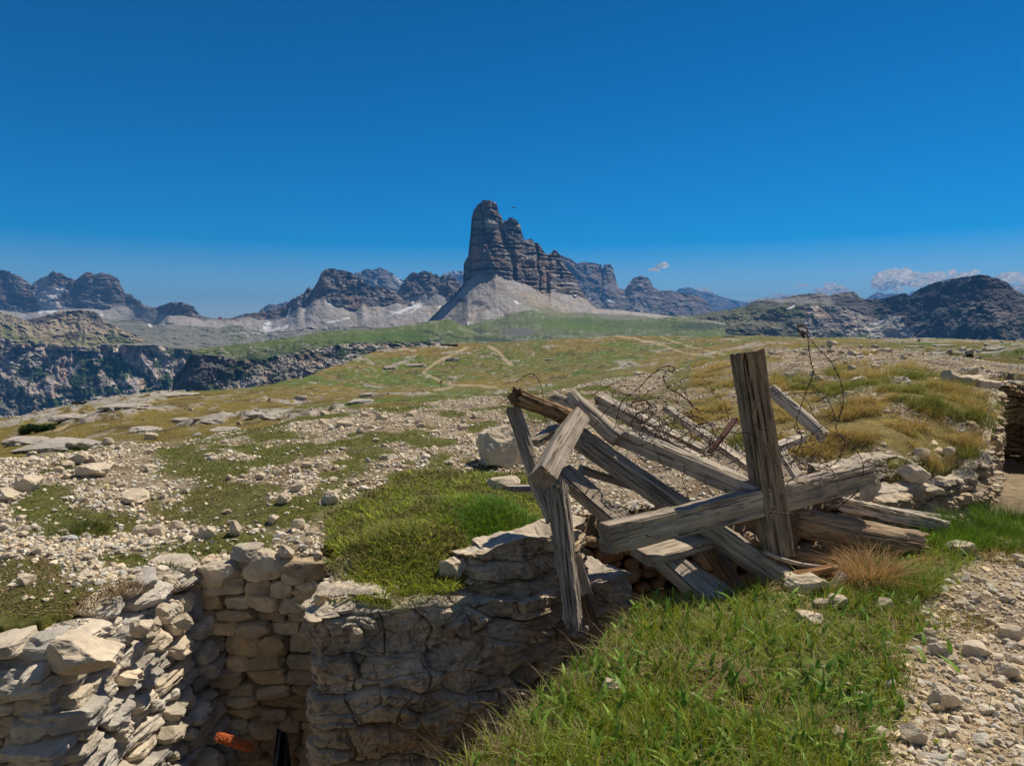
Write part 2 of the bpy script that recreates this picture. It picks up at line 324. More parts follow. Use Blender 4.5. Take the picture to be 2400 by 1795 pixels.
def build_ground():
    ph = np.concatenate([np.linspace(-R(180), -R(47), 60)[:-1], np.linspace(-R(47), R(47), 1100), np.linspace(R(47), R(180), 60)[1:-1]])
    rr = np.concatenate([np.geomspace(.3, 1.7, 14)[:-1], np.geomspace(1.7, 30, 390)[:-1], np.geomspace(30, 460, 330)[:-1], np.geomspace(460, 30000, 60)])
    RR, PH = np.meshgrid(rr, ph, indexing='ij')
    X = RR * np.sin(PH); Y = RR * np.cos(PH)
    Z = ground_z(X, Y)
    d = poly_d(X, Y, TRENCH)
    m = masks(X, Y, Z)
    depth = 2.05 + .35 * fbm(X / .6, Y / .6, 5, o=3)
    # shallower floor to the right where the trench climbs
    depth = depth * (1 - .3 * ss(3.5, 5.5, X))
    isfar = poly_d(X, Y, FAR_EDGE, False) < poly_d(X, Y, NEAR_EDGE, False); d = d + (fbm(X / .25, Y / .25, 8, o=2) - .5) * .05
    edge = np.where(isfar, ss(0.15, 0.10, d), ss(0.015, -0.035, d))
    Z = Z - edge * depth
    # colour
    n1 = fbm(X / .5, Y / .5, 31, o=4); n2 = fbm(X / 7, Y / 9, 32, o=4); n3 = fbm(X / 30, Y / 30, 33, o=4)
    c = lerp(np.broadcast_to(C_GRIT, X.shape + (3,)), C_SOIL, ss(.48, .62, n1) * .75)
    c = lerp(c, C_TURF * np.array([1, 1, 1]) + (n1[..., None] - .5) * .04, m['turf'])
    c = lerp(c, np.array([.25, .20, .075]) * (.6 + .8 * n1[..., None]), m['turf'] * ss(1500, 1700, m['u']) * (Y > 5) * .8)
    c = np.where(m['near'][..., None], lerp(lerp(C_PATH * np.ones(X.shape + (3,)), C_GRIT * .8, ss(.5, .65, n1)), lerp(np.array([.12,.15,.04]) * np.ones(X.shape + (3,)), C_SOIL, ss(.5, .62, n1)), m['turf']), c)
    mead = lerp(C_MEAD * np.ones(X.shape + (3,)), C_MEAD2, ss(.44, .56, n2 * .6 + .4 * fbm(X / 2.5, Y / 4, 47, o=4))); mead = lerp(mead, C_MEAD * np.array([1.25, 1.1, 1.0]), ss(.5, .62, n3))
    mead = lerp(mead, np.array([.075, .058, .03]), ss(.60, .68, fbm(X / 2.2, Y / 5, 35, o=4)) * .7)
    mead = mead * (0.45 + 1.1 * fbm(X / .9, Y / 2.2, 39, o=5, g=.75))[..., None]
    rkc = C_ROCK * np.clip(.35 + 1.2 * fbm(X / .7, Y / 3.0, 45, o=5, g=.7), .3, 1.3)[..., None]; mead = lerp(mead, rkc, m['oc'] * ss(.38, .46, fbm(X / 1.2, Y / 2.2, 46, o=4, g=.65)))
    mead = lerp(mead, C_ROCK, ss(.66, .70, fbm(X / 1.1, Y / 2.2, 37, o=3)) * .6)
    mead = lerp(mead, C_PATH * .9, m['trail'] * .75)
    c = lerp(c, mead, m['far'])
    c = lerp(c, np.array([.29, .235, .165]) * (0.6 + .8 * n1[..., None]), edge)
    cliffy = ss(480, 520, RR); c = lerp(c, np.array([.12, .12, .07]), cliffy)
    o = mesh('ground', np.stack([X, Y, Z], -1), [grid_f(len(rr), len(ph), True)], M_ground, np.clip(c, .005, .9).reshape(-1, 3), smooth=True)
    tag(o, 'ground of the high plateau with turf, grit and the sunken trench', kind='structure')
    # centre cap
    return o
build_ground()

# ================= ROCK CUTS AND DRY STONE WALLS OF THE TRENCH =================
def resample(pl, n):
    p = np.array(pl, float); s = np.concatenate([[0], np.cumsum(np.hypot(*np.diff(p, axis=0).T))])
    t = np.linspace(0, s[-1], n); return np.stack([np.interp(t, s, p[:, i]) for i in range(p.shape[1])], -1), t
def smoothpl(pl, n, it=8):
    q, t = resample(pl, n)
    for _ in range(it):
        q[1:-1] = (q[:-2] + 2 * q[1:-1] + q[2:]) / 4
    return q, t
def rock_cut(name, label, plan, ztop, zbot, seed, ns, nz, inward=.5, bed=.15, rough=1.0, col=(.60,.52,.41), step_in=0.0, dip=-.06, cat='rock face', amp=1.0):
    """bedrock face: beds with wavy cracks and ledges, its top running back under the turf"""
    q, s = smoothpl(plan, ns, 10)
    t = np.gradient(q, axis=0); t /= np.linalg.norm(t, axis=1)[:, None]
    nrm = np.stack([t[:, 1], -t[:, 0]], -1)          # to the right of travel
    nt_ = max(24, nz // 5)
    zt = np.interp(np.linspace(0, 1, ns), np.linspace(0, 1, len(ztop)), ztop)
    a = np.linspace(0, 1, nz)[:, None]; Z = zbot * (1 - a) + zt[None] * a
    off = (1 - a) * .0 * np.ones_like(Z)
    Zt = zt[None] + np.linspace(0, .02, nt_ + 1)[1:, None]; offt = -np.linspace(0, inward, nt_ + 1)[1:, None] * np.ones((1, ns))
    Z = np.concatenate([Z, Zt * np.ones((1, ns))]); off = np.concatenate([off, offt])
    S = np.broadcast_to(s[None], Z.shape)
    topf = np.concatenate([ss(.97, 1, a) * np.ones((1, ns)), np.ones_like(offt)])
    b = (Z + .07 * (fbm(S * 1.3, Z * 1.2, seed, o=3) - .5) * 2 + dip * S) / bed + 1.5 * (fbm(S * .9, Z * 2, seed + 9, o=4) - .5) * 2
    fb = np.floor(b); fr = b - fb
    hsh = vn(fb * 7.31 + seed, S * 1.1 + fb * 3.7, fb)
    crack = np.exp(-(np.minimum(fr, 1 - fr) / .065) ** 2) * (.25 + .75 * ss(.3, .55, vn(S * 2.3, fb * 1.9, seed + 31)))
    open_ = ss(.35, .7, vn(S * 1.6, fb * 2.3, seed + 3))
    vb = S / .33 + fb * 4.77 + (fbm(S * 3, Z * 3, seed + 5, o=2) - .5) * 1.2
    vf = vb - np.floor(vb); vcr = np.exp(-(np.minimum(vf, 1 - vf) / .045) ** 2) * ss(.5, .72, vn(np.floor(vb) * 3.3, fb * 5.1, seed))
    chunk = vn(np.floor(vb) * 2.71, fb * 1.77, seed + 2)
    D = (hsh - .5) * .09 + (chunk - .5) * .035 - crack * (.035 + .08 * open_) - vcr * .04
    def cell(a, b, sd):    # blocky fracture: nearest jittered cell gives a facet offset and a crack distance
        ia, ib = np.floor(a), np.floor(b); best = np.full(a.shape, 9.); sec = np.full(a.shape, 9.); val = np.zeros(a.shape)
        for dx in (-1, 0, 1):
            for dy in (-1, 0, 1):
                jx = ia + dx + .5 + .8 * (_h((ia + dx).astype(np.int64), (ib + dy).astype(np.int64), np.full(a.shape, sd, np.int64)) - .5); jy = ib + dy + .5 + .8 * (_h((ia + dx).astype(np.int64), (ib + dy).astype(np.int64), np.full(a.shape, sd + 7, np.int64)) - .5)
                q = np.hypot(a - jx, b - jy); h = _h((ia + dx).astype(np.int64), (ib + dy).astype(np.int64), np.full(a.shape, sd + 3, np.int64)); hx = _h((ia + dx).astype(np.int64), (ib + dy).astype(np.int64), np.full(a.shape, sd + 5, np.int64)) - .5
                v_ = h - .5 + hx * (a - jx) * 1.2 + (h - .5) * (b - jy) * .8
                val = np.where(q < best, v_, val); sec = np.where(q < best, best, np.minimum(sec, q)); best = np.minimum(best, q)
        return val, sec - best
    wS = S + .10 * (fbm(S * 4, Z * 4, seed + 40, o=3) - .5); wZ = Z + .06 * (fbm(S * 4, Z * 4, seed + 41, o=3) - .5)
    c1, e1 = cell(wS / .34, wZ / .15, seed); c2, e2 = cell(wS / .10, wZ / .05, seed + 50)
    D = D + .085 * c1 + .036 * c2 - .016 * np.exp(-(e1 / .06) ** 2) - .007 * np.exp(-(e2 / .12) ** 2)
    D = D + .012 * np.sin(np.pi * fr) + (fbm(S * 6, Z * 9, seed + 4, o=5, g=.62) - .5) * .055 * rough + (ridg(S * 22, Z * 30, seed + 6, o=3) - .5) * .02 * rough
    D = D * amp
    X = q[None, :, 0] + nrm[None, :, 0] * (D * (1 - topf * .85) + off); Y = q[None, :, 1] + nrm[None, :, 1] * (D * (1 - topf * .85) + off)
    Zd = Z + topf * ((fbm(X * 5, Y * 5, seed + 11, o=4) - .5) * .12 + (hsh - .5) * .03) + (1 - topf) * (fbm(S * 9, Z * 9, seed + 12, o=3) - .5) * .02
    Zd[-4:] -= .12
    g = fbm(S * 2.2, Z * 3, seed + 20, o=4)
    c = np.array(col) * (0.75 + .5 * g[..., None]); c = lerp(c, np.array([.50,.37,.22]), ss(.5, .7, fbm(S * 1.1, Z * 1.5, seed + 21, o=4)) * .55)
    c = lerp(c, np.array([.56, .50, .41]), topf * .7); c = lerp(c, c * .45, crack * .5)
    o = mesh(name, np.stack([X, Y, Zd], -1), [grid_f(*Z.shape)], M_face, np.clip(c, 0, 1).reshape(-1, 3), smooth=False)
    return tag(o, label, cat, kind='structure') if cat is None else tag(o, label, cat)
rock_cut('bedrock_wall', 'large shaded bedrock face of the trench with wavy horizontal cracks', [(-1.20,5.2),(-1.24,4.75),(-1.30,4.32),(-1.22,4.17),(-.85,4.24),(-.45,4.34),(0.05,4.6),(.45,4.92),(.95,5.22)],
   [-1.75,-1.72,-1.76,-1.78,-1.80,-1.85,-1.92,-1.95], -3.75, 3, 640, 420, inward=.55, bed=.27)
rock_cut('bedrock_ledge', 'upper tier of cracked pale bedrock above the face, beside the leaning timbers', [(-.42,5.05),(-.36,4.72),(-.2,4.62),(.1,4.78),(.42,5.02),(.6,5.3)],
   [-1.62,-1.55,-1.5,-1.52,-1.5], -2.1, 17, 300, 130, inward=.3, bed=.13, col=(.62,.50,.36))

STONES_BOX = [rockshape(100 + i, 3, 15, box=.6, rough=.10, lo=.52, hi=.88) for i in range(14)]
STONES_FINE = [rockshape(200 + i, 4, 14, box=.6, rough=.11, lo=.55, hi=.92) for i in range(8)]
STONES_SQ = [rockshape(240 + i, 3, 9, box=.85, rough=.085, lo=.66, hi=.98) for i in range(14)]
STONES_SQ2 = [rockshape(270 + i, 3, 12, box=.6, rough=.11, lo=.58, hi=.95) for i in range(8)]
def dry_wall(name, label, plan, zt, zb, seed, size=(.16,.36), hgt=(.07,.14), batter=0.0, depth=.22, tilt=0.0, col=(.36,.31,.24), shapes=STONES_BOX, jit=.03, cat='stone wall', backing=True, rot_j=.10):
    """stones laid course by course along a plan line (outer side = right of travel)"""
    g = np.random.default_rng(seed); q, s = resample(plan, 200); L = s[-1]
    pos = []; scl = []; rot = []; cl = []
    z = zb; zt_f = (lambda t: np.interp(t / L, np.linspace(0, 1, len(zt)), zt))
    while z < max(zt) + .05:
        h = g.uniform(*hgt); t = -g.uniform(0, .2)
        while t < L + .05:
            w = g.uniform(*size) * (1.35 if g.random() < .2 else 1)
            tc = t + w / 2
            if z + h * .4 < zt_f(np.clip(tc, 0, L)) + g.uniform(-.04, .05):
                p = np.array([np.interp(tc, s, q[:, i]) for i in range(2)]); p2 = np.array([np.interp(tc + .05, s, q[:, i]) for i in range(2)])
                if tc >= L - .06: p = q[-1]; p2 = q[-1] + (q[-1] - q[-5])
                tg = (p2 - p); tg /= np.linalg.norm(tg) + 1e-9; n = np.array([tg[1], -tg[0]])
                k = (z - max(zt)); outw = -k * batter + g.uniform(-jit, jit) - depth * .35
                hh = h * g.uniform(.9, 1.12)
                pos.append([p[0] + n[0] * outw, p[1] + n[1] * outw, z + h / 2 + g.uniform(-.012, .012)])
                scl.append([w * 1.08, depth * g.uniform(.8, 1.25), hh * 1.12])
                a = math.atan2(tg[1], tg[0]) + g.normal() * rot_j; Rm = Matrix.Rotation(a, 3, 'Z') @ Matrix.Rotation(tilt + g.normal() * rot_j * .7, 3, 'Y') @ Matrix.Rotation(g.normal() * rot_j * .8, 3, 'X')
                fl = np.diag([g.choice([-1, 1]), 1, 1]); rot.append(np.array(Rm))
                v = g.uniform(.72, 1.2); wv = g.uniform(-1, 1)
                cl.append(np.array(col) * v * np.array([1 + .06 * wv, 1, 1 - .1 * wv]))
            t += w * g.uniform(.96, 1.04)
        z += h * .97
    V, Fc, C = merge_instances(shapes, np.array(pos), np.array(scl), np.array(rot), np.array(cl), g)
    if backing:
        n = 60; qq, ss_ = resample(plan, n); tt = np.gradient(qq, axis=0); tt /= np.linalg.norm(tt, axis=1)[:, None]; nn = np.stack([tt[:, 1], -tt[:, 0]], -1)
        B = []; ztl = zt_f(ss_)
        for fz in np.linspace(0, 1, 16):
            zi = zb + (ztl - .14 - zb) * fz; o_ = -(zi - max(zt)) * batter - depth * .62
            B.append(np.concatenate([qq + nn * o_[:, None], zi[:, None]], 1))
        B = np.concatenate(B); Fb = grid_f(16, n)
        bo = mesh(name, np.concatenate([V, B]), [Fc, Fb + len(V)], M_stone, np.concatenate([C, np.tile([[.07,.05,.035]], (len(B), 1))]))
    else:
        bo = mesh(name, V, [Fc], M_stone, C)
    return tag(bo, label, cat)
dry_wall('dry_stone_wall', 'dry stone wall closing the far end of the narrow side trench', [(-2.7,5.06),(-1.15,5.06)], [-1.8,-1.74,-1.76,-1.8], -3.7, 5, size=(.15,.34), hgt=(.085,.16), col=(.54,.45,.33), shapes=STONES_SQ, rot_j=.07, jit=.045)
dry_wall('dry_stone_wall', 'shaded dry stone wall at the lower left facing the camera', [(-4.6,3.50),(-2.60,3.76)], [-1.70,-1.74,-1.80], -3.4, 6, size=(.14,.34), hgt=(.07,.13), col=(.52,.47,.39), depth=.26, shapes=STONES_SQ, rot_j=.07)
dry_wall('dry_stone_wall', 'sunlit rough wall of tilted pale slabs on the left of the trench', [(-2.66,3.72),(-2.54,4.4),(-2.44,5.02)], [-1.84,-1.78,-1.78], -3.5, 8, size=(.12,.32), hgt=(.065,.13), batter=.17, tilt=-.15, depth=.34, col=(.58,.53,.45), shapes=STONES_SQ + STONES_SQ2, jit=.05, rot_j=.11)
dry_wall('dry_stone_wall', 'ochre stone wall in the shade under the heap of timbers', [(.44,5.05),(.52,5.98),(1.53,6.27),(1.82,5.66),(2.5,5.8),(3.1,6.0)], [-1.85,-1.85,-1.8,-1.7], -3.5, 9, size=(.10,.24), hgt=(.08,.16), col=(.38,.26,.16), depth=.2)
rock_cut('bedrock_bank', 'sunlit bank of broken pale bedrock ledges on the right where the trench curves away', [(2.9,5.92),(3.4,6.02),(3.85,6.3),(4.4,6.6),(4.75,6.95),(5.25,7.5),(6.1,8.6),(6.9,9.7),(8.0,11.2)], [-1.50,-1.46,-1.5,-1.48,-1.42,-1.3,-1.15,-1.05,-1.0], -2.9, 31, 620, 220, inward=.16, bed=.16, rough=1.4, col=(.58,.49,.37), amp=1.35)
rock_cut('bedrock_ledge', 'upper ledge of cracked pale rock set back in the right bank', [(2.85,6.3),(3.3,6.35),(3.8,6.62),(4.25,6.9),(4.6,7.3),(5.1,7.9),(5.7,8.8)], [-1.32,-1.22,-1.25,-1.2,-1.15,-1.1,-1.02], -1.75, 37, 420, 90, inward=.18, bed=.12, rough=1.4, col=(.58,.49,.38), amp=1.4)
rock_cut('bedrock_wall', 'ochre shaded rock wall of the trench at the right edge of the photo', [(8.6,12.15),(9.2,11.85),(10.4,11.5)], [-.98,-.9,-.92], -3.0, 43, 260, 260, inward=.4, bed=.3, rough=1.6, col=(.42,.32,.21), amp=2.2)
# ================= SCATTERED STONES =================
PEB1 = [rockshape(300 + i, 2, 9, rough=.03, lo=.42, hi=.8) for i in range(14)]
PEB2 = [rockshape(330 + i, 2, 11, rough=.05, lo=.42, hi=.8) for i in range(16)]
PEB3 = [rockshape(360 + i, 3, 10, rough=.07, box=.2) for i in range(12)]
def stone_cols(n, g, base=(.70,.62,.49), var=.28):
    v = g.uniform(1 - var, 1 + var * .8, n)[:, None]; w = g.normal(size=(n, 1)) * .06
    return np.clip(np.array(base) * v * np.concatenate([1 + w, np.ones((n, 1)), 1 - w * 1.6], 1), .05, .85)
def sample_sector(n, y0, y1, u0, u1, g):
    """points with density falling off with distance (even on the picture, laid on the ground)"""
    y = np.exp(g.uniform(math.log(y0), math.log(y1), n)); u = g.uniform(u0, u1, n)
    return (u - 1200) / 1600 * y, y
def scatter(n, y0, y1, u0, u1, smin, smax, seed, keep, shapes, name, label, mat=M_pebble, base=(.70,.62,.49), flat=.6, power=2.2, sink=.36, expo=0.0):
    g = np.random.default_rng(seed); x, y = sample_sector(n, y0, y1, u0, u1, g)
    z = ground_z(x, y); m = masks(x, y, z); k = keep(m, x, y, g) & (poly_d(x, y, TRENCH) > .03)
    x, y, z = x[k], y[k], z[k]; n = len(x)
    s = smin + (smax - smin) * g.random(n) ** power; s = s * (y / 6.0) ** expo
    scl = np.stack([s * g.uniform(.8, 1.35, n), s * g.uniform(.8, 1.1, n), s * g.uniform(.45, .9, n) * flat / .6], -1)
    rot = rotmats(n, g, .55)
    pos = np.stack([x, y, z + scl[:, 2] * (.5 - sink)], -1)
    V, Fc, C = merge_instances(shapes, pos, scl, rot, stone_cols(n, g, base), g)
    return tag(mesh(name, V, [Fc], mat, C), label, kind='stuff'), (pos, scl)
rub = lambda m, x, y, g: (~m['near']) & (g.random(len(x)) < np.clip(1.05 - 1.0 * m['turf'], 0.05, 1)) & (g.random(len(x)) < .55 + .45 * ss(.36, .5, fbm(x / .6, y / .8, 91, o=4))) & (m['far'] < .5) & (m['mound'] < .3) & ((x < 2.6) | (m['turf'] < .35) | (g.random(len(x)) < .25))
scatter(115000, 4.0, 24, -150, 2600, .016, .062, 41, rub, PEB1, 'rubble', 'pale limestone chips covering the bank beyond the trench')
scatter(9000, 4.0, 24, -150, 2600, .04, .12, 42, lambda m, x, y, g: rub(m, x, y, g) & (fbm(x / 1.5, y / 1.5, 77, o=3) > .42), PEB2, 'rubble', 'fist sized pale limestone rubble on the bank beyond the trench', power=3.2)
pathk = lambda m, x, y, g: m['near'] & (g.random(len(x)) < np.clip(1.02 - 1.0 * m['turf'], 0, 1)) & (x > .4)
scatter(34000, 1.9, 9, 1300, 3300, .012, .035, 43, pathk, PEB1, 'gravel', 'small pale gravel of the footpath at the lower right', base=(.66,.55,.40))
scatter(10000, 1.9, 9, 1300, 3300, .024, .072, 44, pathk, PEB2, 'gravel', 'larger pale stones lying on the footpath', base=(.66,.57,.43), power=2.2)
scatter(7000, 22, 330, -100, 2500, .05, .26, 45, lambda m, x, y, g: (m['far'] > .5) & (g.random(len(x)) < .08 + .9 * np.maximum(m['oc'], .6 * m['trail'] * 0)), PEB1, 'rubble', 'grey rocks strewn over the meadow outcrops', base=(.40,.38,.34), expo=.35, power=3)
# loose stones in the trench floor / below the timbers
g = np.random.default_rng(50); n = 1500
x = g.uniform(-2.4, 5.5, n); y = g.uniform(2.5, 8, n); k = poly_d(x, y, TRENCH) < -.02; x, y = x[k], y[k]; n = len(x)
s = .05 + .16 * g.random(n) ** 2; scl = np.stack([s, s * .9, s * .7], -1)
V, Fc, C = merge_instances(PEB2, np.stack([x, y, ground_z(x, y) - 2.0 + g.uniform(-.1, .2, n) + .6 * ss(3.5, 5.5, x)], -1), scl, rotmats(n, g), stone_cols(n, g, (.36,.27,.18)), g)
tag(mesh('rubble', V, [Fc], M_pebble, C), 'fallen stones on the trench floor', kind='stuff')

# ---- individual rocks ----
def hit(u, v, y0=1.5, y1=320):
    """first ground point seen at photo position (u,v)"""
    ys = np.geomspace(y0, y1, 900); p = P(u, v, ys); zg = ground_z(p[:, 0], p[:, 1]); b = np.where(p[:, 2] <= zg)[0]
    i = b[0] if len(b) else len(ys) - 1
    return np.array([p[i, 0], p[i, 1], zg[i]])
ROCK_MESH = []
for i in range(12):
    V, Fc = rockshape(500 + i, 4, 15, box=.3, rough=.10, lo=.48, hi=.86)
    ROCK_MESH.append((V, Fc))
_rm = {}
def rock(u, v, wpx, hpx, label, seed, pos=None, flat=None, group=None, deep=1.0, yaw=None, tiltx=0.0, mat=None, base=(.62,.53,.40), name='rock'):
    p = hit(u, v) if pos is None else np.array(pos); g = np.random.default_rng(seed)
    w = wpx / 1600 * p[1]; h = hpx / 1600 * p[1]
    k = seed % 12; key = (k, round(base[0], 2))
    if key not in _rm:
        V, Fc = ROCK_MESH[k]; c = np.array(base) * (0.85 + .3 * fbm(V[:, 0] * 3, V[:, 1] * 3, V[:, 2] * 3 + k, o=3))[:, None]
        me = mesh(name, V, [Fc], M_rock, c); _rm[key] = me.data; bpy.data.objects.remove(me)
    o = bpy.data.objects.new(name, _rm[key]); COL.objects.link(o)
    o.location = (p[0], p[1], p[2] + h * .32); o.scale = (w * 1.15, w * .85 * deep, h * 1.25)
    o.rotation_euler = (tiltx + g.uniform(-.12, .12), g.uniform(-.15, .15), g.uniform(-.5, .5) if yaw is None else yaw)
    return tag(o, label, 'rock', group)
ROCKS = [(1185,1085,110,95,'big pale boulder in the turf just left of the leaning timber post'),(1180,1140,75,26,'low grey slab lying under the big pale boulder by the timbers'),
 (64,1150,66,48,'big rounded boulder in the rubble at the left edge of the photo'),(20,1175,60,36,'grey boulder half cut by the left edge, beside the big rounded one'),(222,1115,82,34,'large pale rock in the left rubble, lowest of the row on the crest'),(190,1085,56,30,'flat topped block on the left crest of the rubble'),
 (222,1083,26,22,'small ochre cube shaped rock on the left crest'),(155,1098,30,20,'small pale rock left of the flat topped crest block'),(355,1105,34,18,'pale rock on the crest edge above the dark turf patch'),(355,1030,26,18,'isolated pale rock on the skyline of the left rubble crest'),
 (312,1172,84,22,'long flat pale slab lying across the rubble, left of the turf patch'),(368,1252,40,26,'pale stone with a flat face in the turf, lower of a pair'),(335,1250,38,22,'pointed pale stone left of the flat faced stone'),(416,1238,32,20,'small pale stone above the flat faced stone'),
 (485,1258,38,32,'two tone stone sunk in moss above the side trench'),(552,1255,30,38,'upright pale stone standing in moss above the side trench'),(537,1125,14,13,'lone small white stone in the middle of the dark turf patch'),(533,1203,22,12,'small white stone at the lower rim of the turf patch'),
 (185,1337,20,16,'small pale stone in the turf at left'),(265,1330,18,14,'small pointed stone in the turf right of centre left'),(60,1370,38,30,'pale stone in the turf near the left edge'),
 (510,1358,100,58,'flat capstone at the left end of the back wall'),(620,1345,85,70,'big squared capstone in the middle of the back wall'),(690,1352,60,52,'pyramid shaped capstone at the right end of the back wall'),(733,1375,70,30,'sloping capstone beside the mossy overhang'),
 (400,1375,50,30,'pale block on the top corner of the left wall'),(330,1480,56,38,'squared block standing on the sunlit left wall'),(195,1555,165,84,'largest slab of the left wall, jutting over the shaded corner'),(385,1440,36,30,'cracked block behind the squared block on the left wall'),(430,1470,50,36,'pitted lump topping the left wall beside the side trench'),
 (1062,1345,60,50,'small grey block on the ledge under the grass overhang'),(835,1490,26,22,'white chip resting on a ledge of the rock face'),
 (1895,1458,60,26,'cream slab in the foreground grass, largest there'),(1925,1425,34,20,'squared stone behind the cream slab in the grass'),(1960,1418,48,26,'pale stone above the cream slab, right of the squared one'),(2070,1430,40,32,'pale stone at the upper edge of the foreground grass'),(1888,1378,95,38,'rounded pale boulder at the foot of the broken log'),
 (2025,1520,24,18,'small stone in the right part of the foreground grass'),(2195,1533,40,34,'bright stone where the grass meets the footpath'),(2175,1450,46,22,'pale stone on the path beside the tussock'),(2215,1655,62,50,'biggest rounded stone of the footpath, near the lower right'),(2140,1740,54,46,'dark edged stone at the bottom of the path'),(1965,1735,40,40,'stone in the grass near the bottom edge, left one of a pair'),(2060,1730,50,30,'flat stone in the grass near the bottom edge, right one of a pair'),
 (2290,1532,70,26,'flat bright stone lying on the path right of the grass'),(2370,1500,46,38,'pale rounded stone by the right edge of the path'),(2360,1585,44,34,'ochre stone by the right edge of the path, below the rounded one'),(2250,1290,62,26,'flat stone at the top of the path by the grass strip'),(1435,1620,45,30,'cream stone nearly hidden in the grass at its left end'),
 (2160,1078,34,26,'pale pointed block above the squared trench blocks at right'),(2140,1120,64,40,'squared block in the right trench bank, upper of two'),(2150,1160,70,38,'squared block in the right trench bank, lower of two'),(2040,1165,40,60,'ribbed block behind the end of the squared beam'),
 (2190,1160,36,18,'small rounded stone lying between the trench blocks'),(2225,1060,26,18,'small pale stone on the turf above the right trench bank'),
 (2230,895,42,30,'grey rock at the top of the right mound'),(2280,905,66,26,'large flat rock on the right crest'),(2320,912,44,24,'squared rock on the right crest, rightmost of the row'),(2270,880,38,20,'dark sided rock behind the right crest'),(2010,895,30,12,'pale flat stone in the turf of the right mound'),(1990,930,20,14,'small upright stone in the turf of the right mound'),
 (1950,810,22,12,'pale rock on the very top of the rubble mound behind the post'),(2075,825,30,12,'flat rock on the right shoulder of the rubble mound'),(1760,872,30,14,'rock in the rubble just right of the upright post'),(1500,880,26,10,'flat rock in the rubble strip behind the wire'),
 (1200,990,36,12,'long pale stone lying behind the top of the leaning log'),(965,975,26,14,'rock on the crest above the centre rubble'),(895,985,28,14,'rounded rock on the crest at centre left'),(760,995,26,13,'rock on the crest above the turf, at centre left'),(808,1000,34,13,'pair sized pale rock on the crest near centre'),
 (665,1180,30,24,'upright stone in the rubble right of the turf patch'),(700,1150,34,22,'rounded stone in the rubble right of the turf patch'),(780,1180,40,30,'largest stone of the centre rubble'),(700,1240,30,26,'stone in the rubble above the side trench, right'),(640,1225,28,24,'pale stone beside the right rim of the moss'),(670,1300,40,34,'stone on top of the rubble just behind the capstones'),(745,1310,22,24,'narrow upright stone near the mossy overhang'),
 (2005,1600,0,0,''),(120,1300,0,0,'')]
for i, (u, v, w, h, lb) in enumerate(ROCKS):
    if w: 
        kw = {}
        if 'left wall' in lb: kw = dict(pos=P(u, v, {330:4.15,195:3.72,385:4.45,430:4.5,400:4.8}[u]), deep=1.0)
        if 'capstone' in lb: kw = dict(pos=P(u, v + 5, 5.06), deep=.8)
        if 'right trench bank' in lb: kw = dict(pos=P(u, v, 6.3 if u < 2200 else 6.55))
        if 'chip resting' in lb: kw = dict(pos=P(u, v, 4.15))
        rock(u, v, w, h, lb, 900 + i * 7, **kw)
# more loose rocks, shared label per place
g = np.random.default_rng(61)
def many(n, u0, u1, v0, v1, wr, label, group, near=False):
    k = 0; t = 0
    while k < n and t < n * 8:
        t += 1; u = g.uniform(u0, u1); v = g.uniform(v0, v1); p = hit(u, v)
        m = masks(p[None, 0], p[None, 1], p[None, 2])
        if poly_d(p[None, 0], p[None, 1], TRENCH)[0] < .08 or bool(m['near'][0]) != near or m['mound'][0] > .3: continue
        if m['turf'][0] > .5 and g.random() < .85: continue
        w = g.uniform(*wr); rock(u, v, w, w * g.uniform(.5, .75), label, 3000 + int(g.integers(0, 9000)), pos=p, group=group); k += 1
many(60, 0, 760, 1040, 1330, (12, 26), 'loose pale stone among the rubble left of the mossy overhang', 'loose stones in the left rubble')
many(45, 760, 1150, 960, 1180, (10, 20), 'loose pale stone in the rubble slope at the centre', 'loose stones in the centre rubble')
many(35, 1750, 2330, 815, 900, (9, 20), 'loose rock on the rubble mound behind the upright post', 'loose rocks on the right rubble mound')
many(55, 2120, 2400, 1270, 1790, (14, 32), 'loose cream stone lying on the gravel footpath', 'loose stones on the footpath', near=True)

# flat bedrock slabs of the meadow
def slab(u, v, w, h, label, seed):
    p = hit(u, v, 14, 330)
    W = w / 1600 * p[1] * .85; H = h / 1600 * p[1] * .9
    g = np.random.default_rng(seed)
    V, Fc = rockshape(seed, 4, 12, box=.5, rough=.10, lo=.6, hi=.95)
    V[:, :2] *= (1 + .5 * (fbm(V[:, 0] * 3 + seed, V[:, 1] * 3, 1, o=3) - .5))[:, None]; lay = V[:, 2] * 5; V[:, :2] *= (1 + .10 * (vn(np.floor(lay) * 3.1, V[:, 0] * 2, V[:, 1] * 2) - .5))[:, None]
    V = V * np.array([W, W * .8, H * 1.6])
    c = np.array([.42,.385,.335]) * (0.8 + .4 * fbm(V[:, 0] * 2, V[:, 1] * 2, V[:, 2] * 6, o=3))[:, None]
    o = mesh('rock_outcrop', V, [Fc], M_stone, c); o.location = (p[0], p[1] + W * .3, p[2] + H * .15)
    return tag(o, label, 'rock outcrop')
